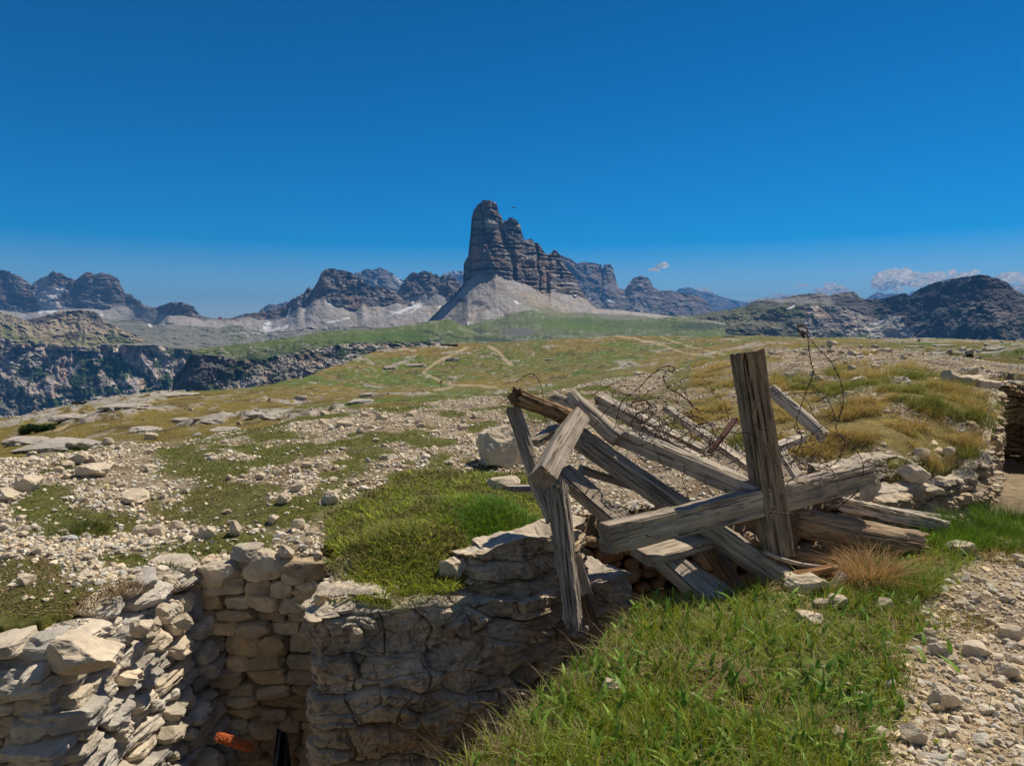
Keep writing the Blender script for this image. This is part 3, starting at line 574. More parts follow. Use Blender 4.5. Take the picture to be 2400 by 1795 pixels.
for i, (u, v, w, h, lb) in enumerate([(100,1060,210,26,'broad flat limestone slab at the left edge of the meadow'),(185,1050,80,18,'dark undercut slab end right of the broad left slab'),(40,1045,120,18,'pale slab behind the broad left slab'),
  (420,990,60,10,'layered slab in the meadow left of centre, lower'),(490,993,60,10,'pale split slab right of the layered one'),(610,980,100,12,'dark fronted long slab in the meadow'),(330,1012,90,10,'thin slab just above the left rubble crest'),(520,1010,80,8,'thin slab above the crest, right of the first'),
  (860,930,60,9,'pale outcrop at the centre of the meadow, upper'),(840,945,75,9,'long outcrop just below the upper centre outcrop'),(700,940,40,8,'small outcrop left of the centre ones'),(1060,846,34,10,'dark hollow fronted outcrop beside the winding trail'),(975,860,60,8,'outcrop ledge left of the winding trail'),(910,866,40,10,'rounded outcrop on the left edge of the plateau'),
  (280,960,120,8,'pale rock terrace along the left plateau rim'),(400,930,120,6,'pale rock terrace at the rim, farther right'),(160,985,120,9,'pale terrace behind the green shrub'),(1290,845,28,5,'small dark rock in the ochre meadow'),(1710,790,30,5,'pale block on the meadow right of the post top'),
  (2150,815,50,5,'pale streak of rock on the right meadow, left'),(2220,812,60,5,'pale streak of rock on the right meadow, middle'),(2340,820,60,7,'stony patch with pale rocks near the right edge'),(1480,855,14,4,'tiny pale rock in the meadow behind the wire')]):
    slab(u, v, w, h, lb, 700 + i)

# ================= PLANTS =================
def blades(x, y, z, h, w, lean, az, cols, name, label, mat=M_grass, seg=4, tipcol=None, kind='stuff', parent=None, curve=1.6, leafy=False):
    n = len(x); g = np.random.default_rng(n)
    t = np.linspace(0, 1, seg)[None]
    dirx, diry = np.cos(az)[:, None], np.sin(az)[:, None]
    out = (lean * h)[:, None] * t ** curve
    hz = h[:, None] * t * (1 - .35 * np.clip(lean, 0, 1.6)[:, None] * t)
    cx = x[:, None] + dirx * out; cy = y[:, None] + diry * out; cz = z[:, None] + hz
    wa = az + np.pi / 2 + g.uniform(-1.2, 1.2, n); sx, sy = np.cos(wa)[:, None], np.sin(wa)[:, None]
    prof = (np.sin(np.pi * np.clip(t * .86 + .12, 0, 1)) ** .8) if leafy else (1 - t ** 1.6) * .95 + .05
    ww = w[:, None] * .5 * prof
    A = np.stack([cx - sx * ww, cy - sy * ww, cz], -1); B = np.stack([cx + sx * ww, cy + sy * ww, cz], -1)
    V = np.stack([A, B], 2).reshape(n, seg * 2, 3)
    f = np.array([[2*i, 2*i+1, 2*i+3, 2*i+2] for i in range(seg - 1)])
    Fc = (f[None] + (np.arange(n) * seg * 2)[:, None, None]).reshape(-1, 4)
    C = np.repeat(cols[:, None, :], seg * 2, 1)
    if tipcol is not None:
        C = C * (1 - t.repeat(2)[None, :, None] * .6) + np.array(tipcol) * t.repeat(2)[None, :, None] * .6
    o = mesh(name, V, [Fc], mat, np.clip(C.reshape(-1, 3), .004, .9), smooth=True, parent=parent)
    if label: tag(o, label, kind=kind)
    return o
def grass_cols(n, g, a, b, var=.25):
    t = g.random(n)[:, None]; return (np.array(a) * (1 - t) + np.array(b) * t) * g.uniform(1 - var, 1 + var, n)[:, None]
G1 = (.15,.29,.012); G2 = (.52,.56,.03); ST1 = (.48,.36,.16); ST2 = (.62,.50,.28); OC1 = (.42,.31,.09); OC2 = (.24,.25,.055)
def gsample(n, y0, y1, u0, u1, seed, keep, clump=0.0, cs=.12):
    g = np.random.default_rng(seed); x, y = sample_sector(n, y0, y1, u0, u1, g)
    if clump > 0:
        k = (g.random(n) > clump) | (fbm(x / cs, y / cs, seed, o=2) > .5); x, y = x[k], y[k]
    z = ground_z(x, y); m = masks(x, y, z); k = keep(m, x, y, g) & (poly_d(x, y, TRENCH) > -.03)
    return x[k], y[k], z[k] - .01, {a: b[k] for a, b in m.items()}, g
fg = lambda m, x, y, g: m['near'] & (g.random(len(x)) < .02 + .98 * m['turf'] ** 1.5) & (x > -1.2) & (x < 4.4)
x, y, z, m, g = gsample(150000, 1.75, 6.5, 820, 2500, 71, lambda m, x, y, g: fg(m, x, y, g) & (g.random(len(x)) < .35 + .65 * ss(.40, .52, fbm(x / .22, y / .22, 12, o=3))), .5)
n = len(x); hh = (.035 + .10 * g.random(n) ** 1.4) * (.6 + .9 * fbm(x / .5, y / .5, 3, o=3))
patch = fbm(x / .45, y / .45, 88, o=3)
gc = grass_cols(n, g, G1, G2); dry = g.random(n) < .06 + .5 * ss(.54, .66, patch); gc[dry] = grass_cols(dry.sum(), g, ST1, ST2)
blades(x, y, z, hh, .003 + .004 * g.random(n), g.uniform(.1, 1.2, n), g.uniform(0, 6.28, n), gc, 'grass', 'bright green grass of the foreground bank', tipcol=(.22,.22,.06))
x, y, z, m, g = gsample(4200, 1.75, 5.2, 900, 2300, 72, fg, .4, .3); n = len(x)
blades(x, y, z, g.uniform(.05, .14, n), g.uniform(.014, .028, n), g.uniform(.2, 1.0, n), g.uniform(0, 6.28, n), grass_cols(n, g, (.10,.24,.02), (.26,.40,.07)), 'ground_cover', 'broad leaved herbs between the foreground grass', mat=M_leaf, seg=6, leafy=True)
x, y, z, m, g = gsample(9000, 1.75, 5.6, 850, 2400, 73, fg, .6, .4); n = len(x)
blades(x, y, z + .01, g.uniform(.03, .11, n), g.uniform(.002, .004, n), g.uniform(.9, 2.8, n), g.uniform(0, 6.28, n), grass_cols(n, g, (.50,.40,.22), (.70,.58,.36)), 'dry_grass', 'bleached dry stalks lying in the foreground grass', seg=5, curve=1.2)
# tall arching stalks on the trench lip
g = np.random.default_rng(74); e, _ = resample([(-.35,2.35),(.2,3.1),(.62,3.78),(1.0,4.1)], 60); n = 60
x = e[:, 0] + g.uniform(0, .2, n); y = e[:, 1] - g.uniform(0, .2, n)
blades(x, y, ground_z(x, y), g.uniform(.10, .24, n), np.full(n, .0028), g.uniform(.5, 1.6, n), g.uniform(2.2, 3.6, n), grass_cols(n, g, (.45,.34,.18), (.55,.45,.28)), 'dry_grass', 'long straw stalks arching over the trench lip', seg=7, curve=1.8)
# grass strip and path edge
# turf mats on the far bank : small leaves
tk = lambda m, x, y, g: (~m['near']) & (m['far'] < .6) & (g.random(len(x)) < m['turf'] ** 1.3) & (m['u'] < 1700)
x, y, z, m, g = gsample(150000, 4.0, 22, -120, 1750, 75, tk); n = len(x)
pt = fbm(x / .6, y / .6, 55, o=4)[:, None]
tc_ = np.where(pt > .56, grass_cols(n, g, (.22,.16,.08), (.32,.24,.12)), grass_cols(n, g, (.09,.14,.025), (.22,.24,.05)))
mossy = (m['mound'] > .3)[:, None]
tc_ = np.where(mossy & (g.random((n, 1)) < .75), grass_cols(n, g, (.15,.26,.014), (.46,.50,.04)), tc_)
tc_ = np.where(mossy & (fbm(x / .22, y / .22, 57, o=3)[:, None] > .54), grass_cols(n, g, (.10,.13,.02), (.26,.20,.07)), tc_)
blades(x, y, z, (.012 + .03 * g.random(n)) * np.where(mossy[:, 0], 2.0, 1), (.006 + .008 * g.random(n)) * (y / 6) ** .6, g.uniform(.2, 1.6, n), g.uniform(0, 6.28, n), tc_, 'turf', 'low alpine turf and moss on the bank beyond the trench', mat=M_leaf, seg=3, leafy=True)
# longer grass on the overhang mound and behind the timbers
x, y, z, m, g = gsample(45000, 4.1, 12, 760, 1750, 76, lambda m, x, y, g: tk(m, x, y, g) & ((m['v'] > 1060) | (m['u'] > 1150)), .75, .2); n = len(x)
gc = grass_cols(n, g, (.14,.24,.025), (.30,.34,.05)); dry = g.random(n) < .25; gc[dry] = grass_cols(dry.sum(), g, (.42,.36,.13), (.5,.42,.2))
blades(x, y, z, .03 + .075 * g.random(n) ** 1.5, np.full(n, .0035), g.uniform(.3, 1.6, n), g.uniform(2.6, 5.4, n), gc, 'grass', 'longer yellow green grass on the overhanging turf')
mk = lambda m, x, y, g: (m['far'] > .5) & (m['oc'] < .3) & (m['trail'] < .2) & (g.random(len(x)) < .25 + .75 * ss(.42, .6, fbm(x / 1.6, y / 3.0, 14, o=3)))
x, y, z, m, g = gsample(110000, 17, 150, -80, 2480, 78, mk); n = len(x)
gc = np.where(fbm(x / 4, y / 7, 67, o=3)[:, None] > .5, grass_cols(n, g, (.20,.165,.045), (.32,.25,.09)), grass_cols(n, g, (.11,.14,.03), (.20,.20,.05)))
blades(x, y, z, g.uniform(.05, .14, n) * (y / 30) ** .35, .02 * (y / 25) ** .8 * g.uniform(.6, 1.6, n), g.uniform(.4, 1.6, n), g.uniform(2.8, 6.0, n), gc, 'grass', 'short ochre alpine grass of the plateau meadow', seg=3)
# right mound: straw coloured tufts
rk = lambda m, x, y, g: (~m['near']) & (m['far'] < .3) & (g.random(len(x)) < m['turf']) & (m['u'] >= 1620) & (x < 8)
x, y, z, m, g = gsample(170000, 5.0, 22, 1620, 2500, 77, rk, .8, .28); n = len(x)
gc = np.where(fbm(x / .5, y / .5, 66, o=3)[:, None] > .43, grass_cols(n, g, OC1, (.52,.40,.15)), grass_cols(n, g, OC2, (.17,.21,.04)))
tuft = fbm(x / .28, y / .28, 77, o=2)
blades(x, y, z, (.04 + .17 * ss(.40, .66, tuft)) * g.uniform(.6, 1.2, n), (.004 + .002 * g.random(n)) * (y / 7) ** .5, g.uniform(.5, 1.9, n), g.uniform(3.2, 5.8, n), gc, 'grass', 'ochre and green tufted grass on the mound at the right')
# grass strip along the right end of the near bank
def tussock(u, v, n, hmin, hmax, rad, cols, label, seed, lean=(.2, 1.2), w=.004, pos=None, cat='grass tussock'):
    g = np.random.default_rng(seed); p = hit(u, v) if pos is None else np.array(pos)
    r = rad * np.sqrt(g.random(n)); a = g.uniform(0, 6.28, n); x = r * np.cos(a); y = r * np.sin(a)
    z = ground_z(p[0] + x, p[1] + y) - p[2] if pos is None else np.zeros(n)
    z = np.clip(z, -.12, .12)
    az = a + g.normal(size=n) * .7
    t = g.random(n)[:, None]; c = np.array(cols[0]) * (1 - t) + np.array(cols[1]) * t
    o = blades(x, y, z, g.uniform(hmin, hmax, n), np.full(n, w), g.uniform(*lean, n) * (.4 + r / rad), az, c, 'grass_tussock', None, seg=6)
    o.location = p; return tag(o, label, cat)
tussock(2035,1365,900,.10,.30,.15,[(.42,.23,.09),(.62,.42,.2)],'big reddish straw tussock beside the broken logs',1,(.3,1.5))
tussock(2110,1375,1100,.06,.17,.22,[G1,(.22,.22,.05)],'green and yellow tussock right of the straw tussock',2)
tussock(2075,1420,500,.05,.12,.14,[OC2,G1],'low dark green clump under the straw tussock',3)
tussock(2230,1270,1500,.07,.16,.28,[G1,(.10,.19,.03)],'fresh green grass clump at the left of the strip by the trench',4,(.1,.9))
tussock(2310,1262,1800,.07,.17,.34,[G1,(.12,.19,.03)],'fresh green grass clump in the middle of the strip by the trench',5,(.1,.9))
tussock(2390,1245,1800,.07,.18,.34,[G1,(.10,.17,.03)],'fresh green grass clump at the right edge of the photo',6,(.1,.9))
tussock(2350,1300,700,.04,.10,.25,[OC1,(.20,.19,.05)],'yellowish low grass on the path side of the green strip',7)
tussock(1185,1235,3000,.04,.11,.34,[(.07,.22,.015),(.17,.34,.035)],'lush deep green grass mound shaded by the leaning post',8,(.3,1.3))
tussock(1110,1190,1500,.03,.08,.32,[(.14,.30,.02),(.30,.40,.05)],'bright green grass left of the lush shaded mound',9)
tussock(980,1230,900,.03,.09,.40,[(.26,.30,.05),(.58,.48,.2)],'pale yellow tuft on top of the mossy overhang',10)
tussock(900,1290,700,.03,.09,.36,[(.22,.28,.04),(.50,.42,.16)],'straw tinted tuft at the left end of the mossy overhang',11)
tussock(940,1375,1500,.02,.06,.34,[(.14,.20,.018),(.40,.40,.045)],'mossy cushion draped over the edge of the rock face',12)
tussock(200,1250,500,.05,.12,.18,[(.07,.11,.02),(.13,.16,.03)],'dark green tuft among the rubble at left',13)
tussock(300,1385,450,.02,.06,.13,[(.24,.16,.08),(.32,.24,.12)],'brown withered tuft on the rim of the left wall',14)
tussock(2170,1310,260,.03,.08,.12,[OC1,ST1],'small straw tuft growing in the gravel path',15)
tussock(2260,1460,300,.02,.06,.14,[OC1,OC2],'low yellowish tuft in the gravel path, nearer one',16)
# blue gentians
def flower(u, v, label, pos=None):
    p = hit(u, v); e = empty('blue_flower', p + np.array([0, 0, .0]), label, 'flower', 'blue gentians')
    s = .011; V = [(0, 0, .045)]; Fc = []
    for i in range(5):
        a = i * 2 * math.pi / 5; V += [(s * math.cos(a - .5), s * math.sin(a - .5), .05), (1.5 * s * math.cos(a), 1.5 * s * math.sin(a), .053), (s * math.cos(a + .5), s * math.sin(a + .5), .05)]
        k = 1 + 3 * i; Fc.append((0, k, k + 1, k + 2))
    mesh('petals', V, [np.array(Fc)], M_flower, parent=e)
    V = [(.001, 0, 0), (-.001, .001, 0), (-.001, -.001, 0), (.001, 0, .045), (-.001, .001, .045), (-.001, -.001, .045)]
    mesh('stem', V, [np.array([[0,1,4,3],[1,2,5,4],[2,0,3,5]])], M_stem, parent=e)
M_flower = surf_mat('gentian_blue', 30, (.8, 1.2), 30, 0, col=(.05,.07,.55), rough=.6); M_stem = surf_mat('stem_green', 30, (.8, 1.2), 30, 0, col=(.06,.12,.02))
for i, (u, v) in enumerate([(2193,908),(2210,895),(2183,882),(2155,894),(2035,930),(2141,945),(2220,990),(2230,993),(1958,973),(1940,970),(2095,968),(2146,990),(499,1286),(1023,1003)]):
    flower(u, v, 'tiny blue gentian in the mossy turf above the side trench' if i == 12 else 'tiny blue gentian in the rubble at the centre' if i == 13 else 'tiny blue gentian in the grass of the right mound')
# dwarf pine shrub at the plateau rim
def shrub(u, v, wpx, hpx, label, seed, cols, y=None):
    p = hit(u, v, 14, 330); g = np.random.default_rng(seed); W = wpx / 1600 * p[1]; H = hpx / 1600 * p[1]
    e = empty('dwarf_pine', p, label, 'shrub'); n = 5200
    cen = np.stack([g.uniform(-.42, .42, 16) * W, g.uniform(-.3, .3, 16) * W * .5, g.uniform(.05, .5, 16) * H], -1); k = g.integers(0, 16, n)
    d = g.normal(size=(n, 3)); d /= np.linalg.norm(d, axis=1)[:, None]; rad = np.array([W * .16, W * .14, H * .42])
    pp = cen[k] + d * rad * g.uniform(.6, 1, n)[:, None]; pp[:, 2] = np.abs(pp[:, 2])
    s = W * .028; leaf = np.array([[-.5, 0, 0], [.5, 0, 0], [.3, 0, 1], [-.3, 0, 1.]]); V = np.einsum('nij,vj->nvi', rotmats(n, g, 1.2), leaf) * s + pp[:, None]
    t = g.random(n)[:, None]; c = np.repeat(np.array(cols[0]) * (1 - t) + np.array(cols[1]) * t, 4, 0)
    mesh('foliage', V, [np.arange(n * 4).reshape(-1, 4)], M_leaf, c, parent=e)
    Vt = []; Ft = []
    for i in range(6):
        a = i * 1.05; b = len(Vt)
        for zz, rr_, of in ((0, .02, 0), (.4, .012, .3)):
            for j in range(5): Vt.append((of * W * math.cos(a) + rr_ * W * math.cos(j * 1.256), of * .4 * W * math.sin(a) + rr_ * W * math.sin(j * 1.256), zz * H))
        Ft += [[b + j, b + (j + 1) % 5, b + 5 + (j + 1) % 5, b + 5 + j] for j in range(5)]
    mesh('stem', Vt, [np.array(Ft)], surf_mat('bark', 4, (.7, 1.3), 9, .02, col=(.09,.06,.04)), parent=e)
shrub(95,1012,70,22,'dark green creeping pine on the pale terrace at left',1,[(.02,.05,.012),(.05,.09,.02)])
shrub(60,1018,34,26,'bright green bush at the left end of the creeping pine',2,[(.07,.12,.02),(.13,.18,.03)])
shrub(250,960,30,6,'small dark creeping pine on the rim of the plateau',3,[(.03,.06,.012),(.06,.09,.02)])
shrub(185,948,34,6,'low olive creeping pine at the plateau rim, farther left',4,[(.04,.06,.012),(.07,.09,.02)])
# ================= TIMBERS =================
def wood_mat(name, col, dark, scale=1.0):
    m, n = nt(name); L = n.links
    out = nd(n, 'ShaderNodeOutputMaterial'); b = nd(n, 'ShaderNodeBsdfPrincipled'); L.new(b.outputs[0], out.inputs[0]); b.inputs['Roughness'].default_value = .9; b.inputs['Specular IOR Level'].default_value = .15
    tc = nd(n, 'ShaderNodeTexCoord'); mp = nd(n, 'ShaderNodeMapping'); mp.inputs['Scale'].default_value = (2.2, 110, 110); L.new(tc.outputs['Object'], mp.inputs[0])
    n1 = nd(n, 'ShaderNodeTexNoise', i_Scale=1.0 * scale, i_Detail=6.0, i_Roughness=.6, i_Distortion=.6); L.new(mp.outputs[0], n1.inputs['Vector'])
    mp2 = nd(n, 'ShaderNodeMapping'); mp2.inputs['Scale'].default_value = (2.0, 9, 9); L.new(tc.outputs['Object'], mp2.inputs[0])
    n2 = nd(n, 'ShaderNodeTexNoise', i_Scale=1.3, i_Detail=5.0); L.new(mp2.outputs[0], n2.inputs['Vector'])
    cr = nd(n, 'ShaderNodeValToRGB'); e = cr.color_ramp.elements; e[0].position = .35; e[0].color = (*dark, 1); e[1].position = .62; e[1].color = (*[min(1, c * 1.15) for c in col], 1)
    k = cr.color_ramp.elements.new(.44); k.color = (*[c * .8 for c in col], 1); L.new(n1.outputs[0], cr.inputs[0])
    r2 = nd(n, 'ShaderNodeMapRange'); r2.inputs[1].default_value = .3; r2.inputs[2].default_value = .7; r2.inputs[3].default_value = .65; r2.inputs[4].default_value = 1.3; L.new(n2.outputs[0], r2.inputs[0])
    at = nd(n, 'ShaderNodeAttribute'); at.attribute_name = 'Col'
    mul = nd(n, 'ShaderNodeVectorMath', operation='SCALE'); L.new(cr.outputs[0], mul.inputs[0]); L.new(r2.outputs[0], mul.inputs['Scale'])
    mu2 = nd(n, 'ShaderNodeVectorMath', operation='MULTIPLY'); L.new(mul.outputs[0], mu2.inputs[0]); L.new(at.outputs['Color'], mu2.inputs[1]); L.new(mu2.outputs[0], b.inputs['Base Color'])
    bp = nd(n, 'ShaderNodeBump'); bp.inputs['Distance'].default_value = .006; bp.inputs['Strength'].default_value = .9; L.new(n1.outputs[0], bp.inputs['Height']); L.new(bp.outputs[0], b.inputs['Normal'])
    return m
M_wood = wood_mat('weathered_grey_wood', (.43,.385,.33), (.045,.036,.028)); M_wood_b = wood_mat('weathered_brown_wood', (.32,.22,.14), (.05,.032,.02)); M_wood_p = wood_mat('bleached_wood', (.57,.52,.45), (.15,.12,.095)); M_wood_o = wood_mat('fresh_split_wood', (.36,.20,.10), (.15,.06,.025)); M_rust = surf_mat('rusty_iron', 12, (.6, 1.4), 40, .002, col=(.14,.07,.055), rough=.7)
def beam(label, a, b, w, h=None, roll=0.0, log=False, seed=1, mat=None, crack=1.0, rag0=.01, rag1=.01, bend=0.0, bendz=0.0, taper=0.0, rough=1.0, name='timber_beam', cat='timber beam', up=None):
    """a: (u,v,distance) of one end centre, b: other end"""
    A = P(*a); B = P(*b); d = B - A; Ln = float(np.linalg.norm(d)); ax = d / Ln
    h = h or w; g = np.random.default_rng(seed)
    upv = np.array([0, 0, 1.]) if up is None else np.array(up, float)
    if abs(ax @ upv) > .9 and up is None: upv = np.array([0, -1., 0])
    sy = np.cross(upv, ax); sy /= np.linalg.norm(sy); sz = np.cross(ax, sy)
    nr, na = max(60, int(Ln / .012)), 72
    th = np.linspace(0, 2 * np.pi, na, endpoint=False)
    if not log: th = th - .16 * np.sin(4 * th + 0) * -1
    if log: cy, cz = np.cos(th), np.sin(th)
    else:
        q = 11.0; rr = (np.abs(np.cos(th)) ** q + np.abs(np.sin(th)) ** q) ** (-1 / q); cy, cz = np.cos(th) * rr, np.sin(th) * rr
    X = np.linspace(-Ln / 2, Ln / 2, nr)[:, None] * np.ones((1, na)); T = (X / Ln + .5); TH = th[None] * np.ones((nr, 1))
    s = seed * 3.3
    rad = 1 + (fbm(X * 2.2 + s, np.cos(TH) * 1.2, np.sin(TH) * 1.2 + s, o=3) - .5) * (.22 if log else .09) * rough
    rad += (ridg(X * 1.2 + s, np.cos(TH) * 9, np.sin(TH) * 9, o=3) - .6) * (.12 if log else .05) * rough
    rad += (fbm(X * 18, np.cos(TH) * 14, np.sin(TH) * 14 + s, o=2) - .5) * .03 * rough
    for i in range(int(8 * crack)):
        c0 = g.uniform(0, 6.28); x0 = g.uniform(-Ln * .5, Ln * .5); ln = g.uniform(.25, .6) * Ln; cw = g.uniform(.025, .055)
        da = np.angle(np.exp(1j * (TH - c0 - .18 * np.sin(X * 3 + i) - .05 * (fbm(X * 9, i, s) - .5)))); along = ss(ln, ln * .6, np.abs(X - x0))
        rad -= np.exp(-(da / cw) ** 2) * along * g.uniform(.16, .42)
    tp = 1 - taper * T
    rad -= .10 * rough * ss(.58, .72, fbm(X * 4 + s, np.cos(TH) * 1.6, np.sin(TH) * 1.6 - s, o=3)) + (0 if log else .05) * ss(.6, .7, fbm(X * 9 - s, TH * 0 + np.round(TH * 2 / np.pi), s, o=2))
    bend = bend or g.uniform(-1, 1) * Ln * (.022 if log else .006); bendz = bendz or g.uniform(-1, 1) * Ln * (.02 if log else .006)
    wob = (fbm(T * 3.3, s, 1, o=2) - .5) * (.05 if log else .012)
    Yc = wob + cy[None] * rad * w / 2 * tp + bend * np.sin(np.pi * T); Zc = cz[None] * rad * h / 2 * tp + bendz * np.sin(np.pi * T)
    # ragged ends
    e0 = rag0 * (vn(np.cos(th) * 4 + s, np.sin(th) * 4, 1)[None] + .6 * vn(th * 7, s, 2)[None]); e1 = rag1 * (vn(np.cos(th) * 4 + s, np.sin(th) * 4, 5)[None] + .6 * vn(th * 7, s, 7)[None])
    X = X + e0 * ss(.12, 0, T) - e1 * ss(.88, 1, T)
    V = np.stack([X, Yc, Zc], -1)
    caps = []; nv = nr * na; Fs = [grid_f(nr, na, True)[:, ::-1]]
    Vl = [V.reshape(-1, 3)]
    for end, idx in ((0, 0), (1, nr - 1)):
        ring = V[idx]; c = ring.mean(0); prev = idx * na + np.arange(na)
        for kk, f in enumerate((.72, .4, .12)):
            rg = c + (ring - c) * f; rg[:, 0] += (1 if end == 0 else -1) * ((rag0 if end == 0 else rag1) * .8 + .004) * (vn(rg[:, 1] * 60, rg[:, 2] * 60, s) - .2)
            ids = nv + np.arange(na); nv += na; Vl.append(rg)
            q_ = np.stack([prev, np.roll(prev, -1), np.roll(ids, -1), ids], -1); Fs.append(q_ if end == 0 else q_[:, ::-1]); prev = ids
        Vl.append(c[None] + np.array([[0, 0, 0]])); Fs.append(np.stack([prev, np.roll(prev, -1), np.full(na, nv)], -1) if end == 0 else np.stack([np.roll(prev, -1), prev, np.full(na, nv)], -1)); nv += 1
    V = np.concatenate(Vl)
    n = fbm(V[:, 0] * 1.5 + s, V[:, 1] * 5, V[:, 2] * 5, o=3); c = np.ones((len(V), 3)) * (.8 + .4 * n[:, None]); c = c * np.array([1, .985, .965]) ** (4 * (vn(V[:, 0] * 2, 3, s)[:, None]))
    c *= lerp(np.ones(3), np.array([.55,.45,.38]), ss(.07, 0, .5 - np.abs(V[:, 0]) / Ln) * .5)
    q4 = [f for f in Fs if f.shape[1] == 4]; q3 = [f for f in Fs if f.shape[1] == 3]
    o = mesh(name, V, [np.concatenate(q4), np.concatenate(q3)], mat or M_wood, c, smooth=log)
    Rm = Matrix(np.stack([ax, sy, sz], 1).tolist()) @ Matrix.Rotation(roll, 3, 'X')
    o.matrix_world = Matrix.Translation(((A + B) / 2).tolist()) @ Rm.to_4x4()
    return tag(o, label, cat)
beam('splintered dark log sticking out at the upper left of the heap', (1190,922,4.62), (1345,985,5.0), .125, log=True, seed=1, mat=M_wood_b, crack=3, rag0=.07, rag1=.03, rough=2.0, name='split_log', cat='log')
beam('round post leaning left down into the trench, its top under the splintered log', (1203,948,4.72), (1296,1230,4.5), .10, log=True, seed=2, crack=1.6, rag0=.03, rag1=.03, rough=1.5, name='leaning_post', cat='post')
beam('long splintered square post standing in the trench in front of the rock face', (1302,1120,4.42), (1345,1487,4.2), .125, .12, roll=.4, seed=3, crack=2.2, rag0=.06, rag1=.09, rough=1.8, taper=.15, name='leaning_post', cat='post')
beam('broken ochre stub beside the long trench post', (1345,1290,4.4), (1378,1400,4.4), .075, .05, seed=4, mat=M_wood_p, crack=2, rag0=.09, rag1=.05, rough=2.4, name='wood_stub', cat='broken wood')
beam('dark rotten post behind the broken ochre stub', (1352,1380,4.5), (1410,1505,4.45), .10, .09, seed=5, mat=M_wood_b, crack=2, rag0=.05, rag1=.12, rough=2.2, taper=.5, name='leaning_post', cat='post')
beam('short squared beam with a grey cut end pointing down left', (1354,978,4.9), (1272,1122,4.15), .145, .135, roll=.75, seed=6, crack=1, name='timber_beam')
beam('rounded pale log forming the upper end of the long pale beam', (1334,922,5.25), (1450,1032,4.98), .125, log=True, roll=.12, seed=37, mat=M_wood_p, crack=1.4, rag0=.03, name='cracked_log', cat='log')
beam('long pale squared beam running down right across the heap under the wire', (1425,1008,5.12), (1812,1172,4.42), .12, .13, roll=.12, seed=7, mat=M_wood_p, crack=1.4, rag1=.04)
beam('rough end piece lying across the top of the long pale beam', (1285,928,5.25), (1402,968,5.15), .10, .10, log=True, seed=8, crack=1.4, rag0=.04, rag1=.03, rough=1.6, name='split_log', cat='log')
beam('second pale beam lying behind the long one, with a dark hollow end', (1392,932,5.9), (1650,1066,5.5), .12, .12, roll=.2, seed=9, mat=M_wood_p, crack=1.3, rag0=.05)
beam('bleached plank farthest back under the wire tangle', (1560,955,6.0), (1775,1110,5.2), .09, .05, seed=10, mat=M_wood_p)
beam('bleached plank in front of the farthest plank under the wire', (1500,1000,5.6), (1730,1120,5.05), .08, .06, seed=11, mat=M_wood_p)
beam('thick cracked log running the whole length of the heap to the boulder', (1350,1022,5.15), (1862,1378,4.3), .165, log=True, seed=12, crack=2.4, rough=1.3, rag0=.03, rag1=.05, name='cracked_log', cat='log')
beam('big squared crossbeam, left half ending in a cut face', (1414,1262,3.95), (1800,1170,4.47), .14, .175, seed=13, crack=1.6, up=(0,.12,1))
beam('big squared crossbeam, right half behind the upright post', (1800,1172,4.6), (2035,1112,5.0), .15, .185, seed=14, crack=1.6, up=(0,.12,1))
beam('tall upright squared post of the heap, rising above everything else', (1750,822,4.52), (1824,1310,4.42), .185, .14, seed=15, mat=wood_mat('post_wood', (.32,.26,.20), (.075,.05,.036)), crack=3, rag0=.012, rag1=.02, name='upright_post', cat='post', up=(.25,-1,0))
beam('squared timber sloping down right below the thick log', (1318,1108,5.0), (1700,1432,4.05), .14, .12, roll=.35, seed=16, crack=1.3)
beam('dark squared timber beside the sloping timber, at the bottom of the heap', (1560,1310,4.55), (1715,1412,4.15), .13, .10, roll=.2, seed=17, crack=1.3)
beam('short plank with a sunlit end in the shade under the thick log', (1362,1100,5.1), (1490,1140,5.3), .11, .07, seed=18, crack=.6, name='plank', cat='plank')
beam('flat board end poking out left of the heap over the green grass', (1192,1145,4.65), (1300,1142,5.0), .13, .03, seed=19, crack=.4, mat=M_wood, name='plank', cat='plank')
beam('thick dark plank wedged under the big crossbeam', (1500,1305,4.15), (1660,1262,4.6), .17, .065, seed=20, crack=1, name='plank', cat='plank', up=(0,-.25,1))
beam('dark slanting prop in the shade right of the trench stones', (1655,1270,4.75), (1738,1400,4.6), .13, .10, seed=21, mat=M_wood_b, crack=1.3, name='prop', cat='post')
beam('pale round log lying on the grass right of the upright post', (1805,912,5.75), (1940,1032,5.35), .105, log=True, seed=22, mat=M_wood_p, crack=1.4, rag1=.05, name='cracked_log', cat='log')
beam('short pale board behind the foot of the upright post', (1815,1050,5.1), (1878,1025,5.3), .10, .05, seed=23, mat=M_wood_p, name='plank', cat='plank')
beam('pale plank dropping behind the upright post to the crossbeam', (1830,1055,5.1), (1885,1140,4.9), .085, .04, seed=24, mat=M_wood_p, name='plank', cat='plank')
beam('massive broken log behind the tussock, splintered along its side', (1850,1222,4.75), (2170,1278,5.1), .22, .20, log=True, seed=25, mat=wood_mat('warm_grey_wood', (.42,.32,.22), (.10,.07,.045)), crack=3, rough=1.6, rag1=.1, name='broken_log', cat='log')
beam('long splintered slab of wood above the massive broken log', (1930,1170,5.15), (2215,1232,5.45), .19, .10, seed=26, mat=M_wood_p, crack=3, rough=1.7, rag0=.08, rag1=.16, name='broken_log', cat='log')
beam('thin weathered pole along the top of the splintered slab', (2000,1180,5.4), (2260,1222,5.75), .07, log=True, seed=27, mat=M_wood_p, crack=2, rag1=.1, name='pole', cat='pole')
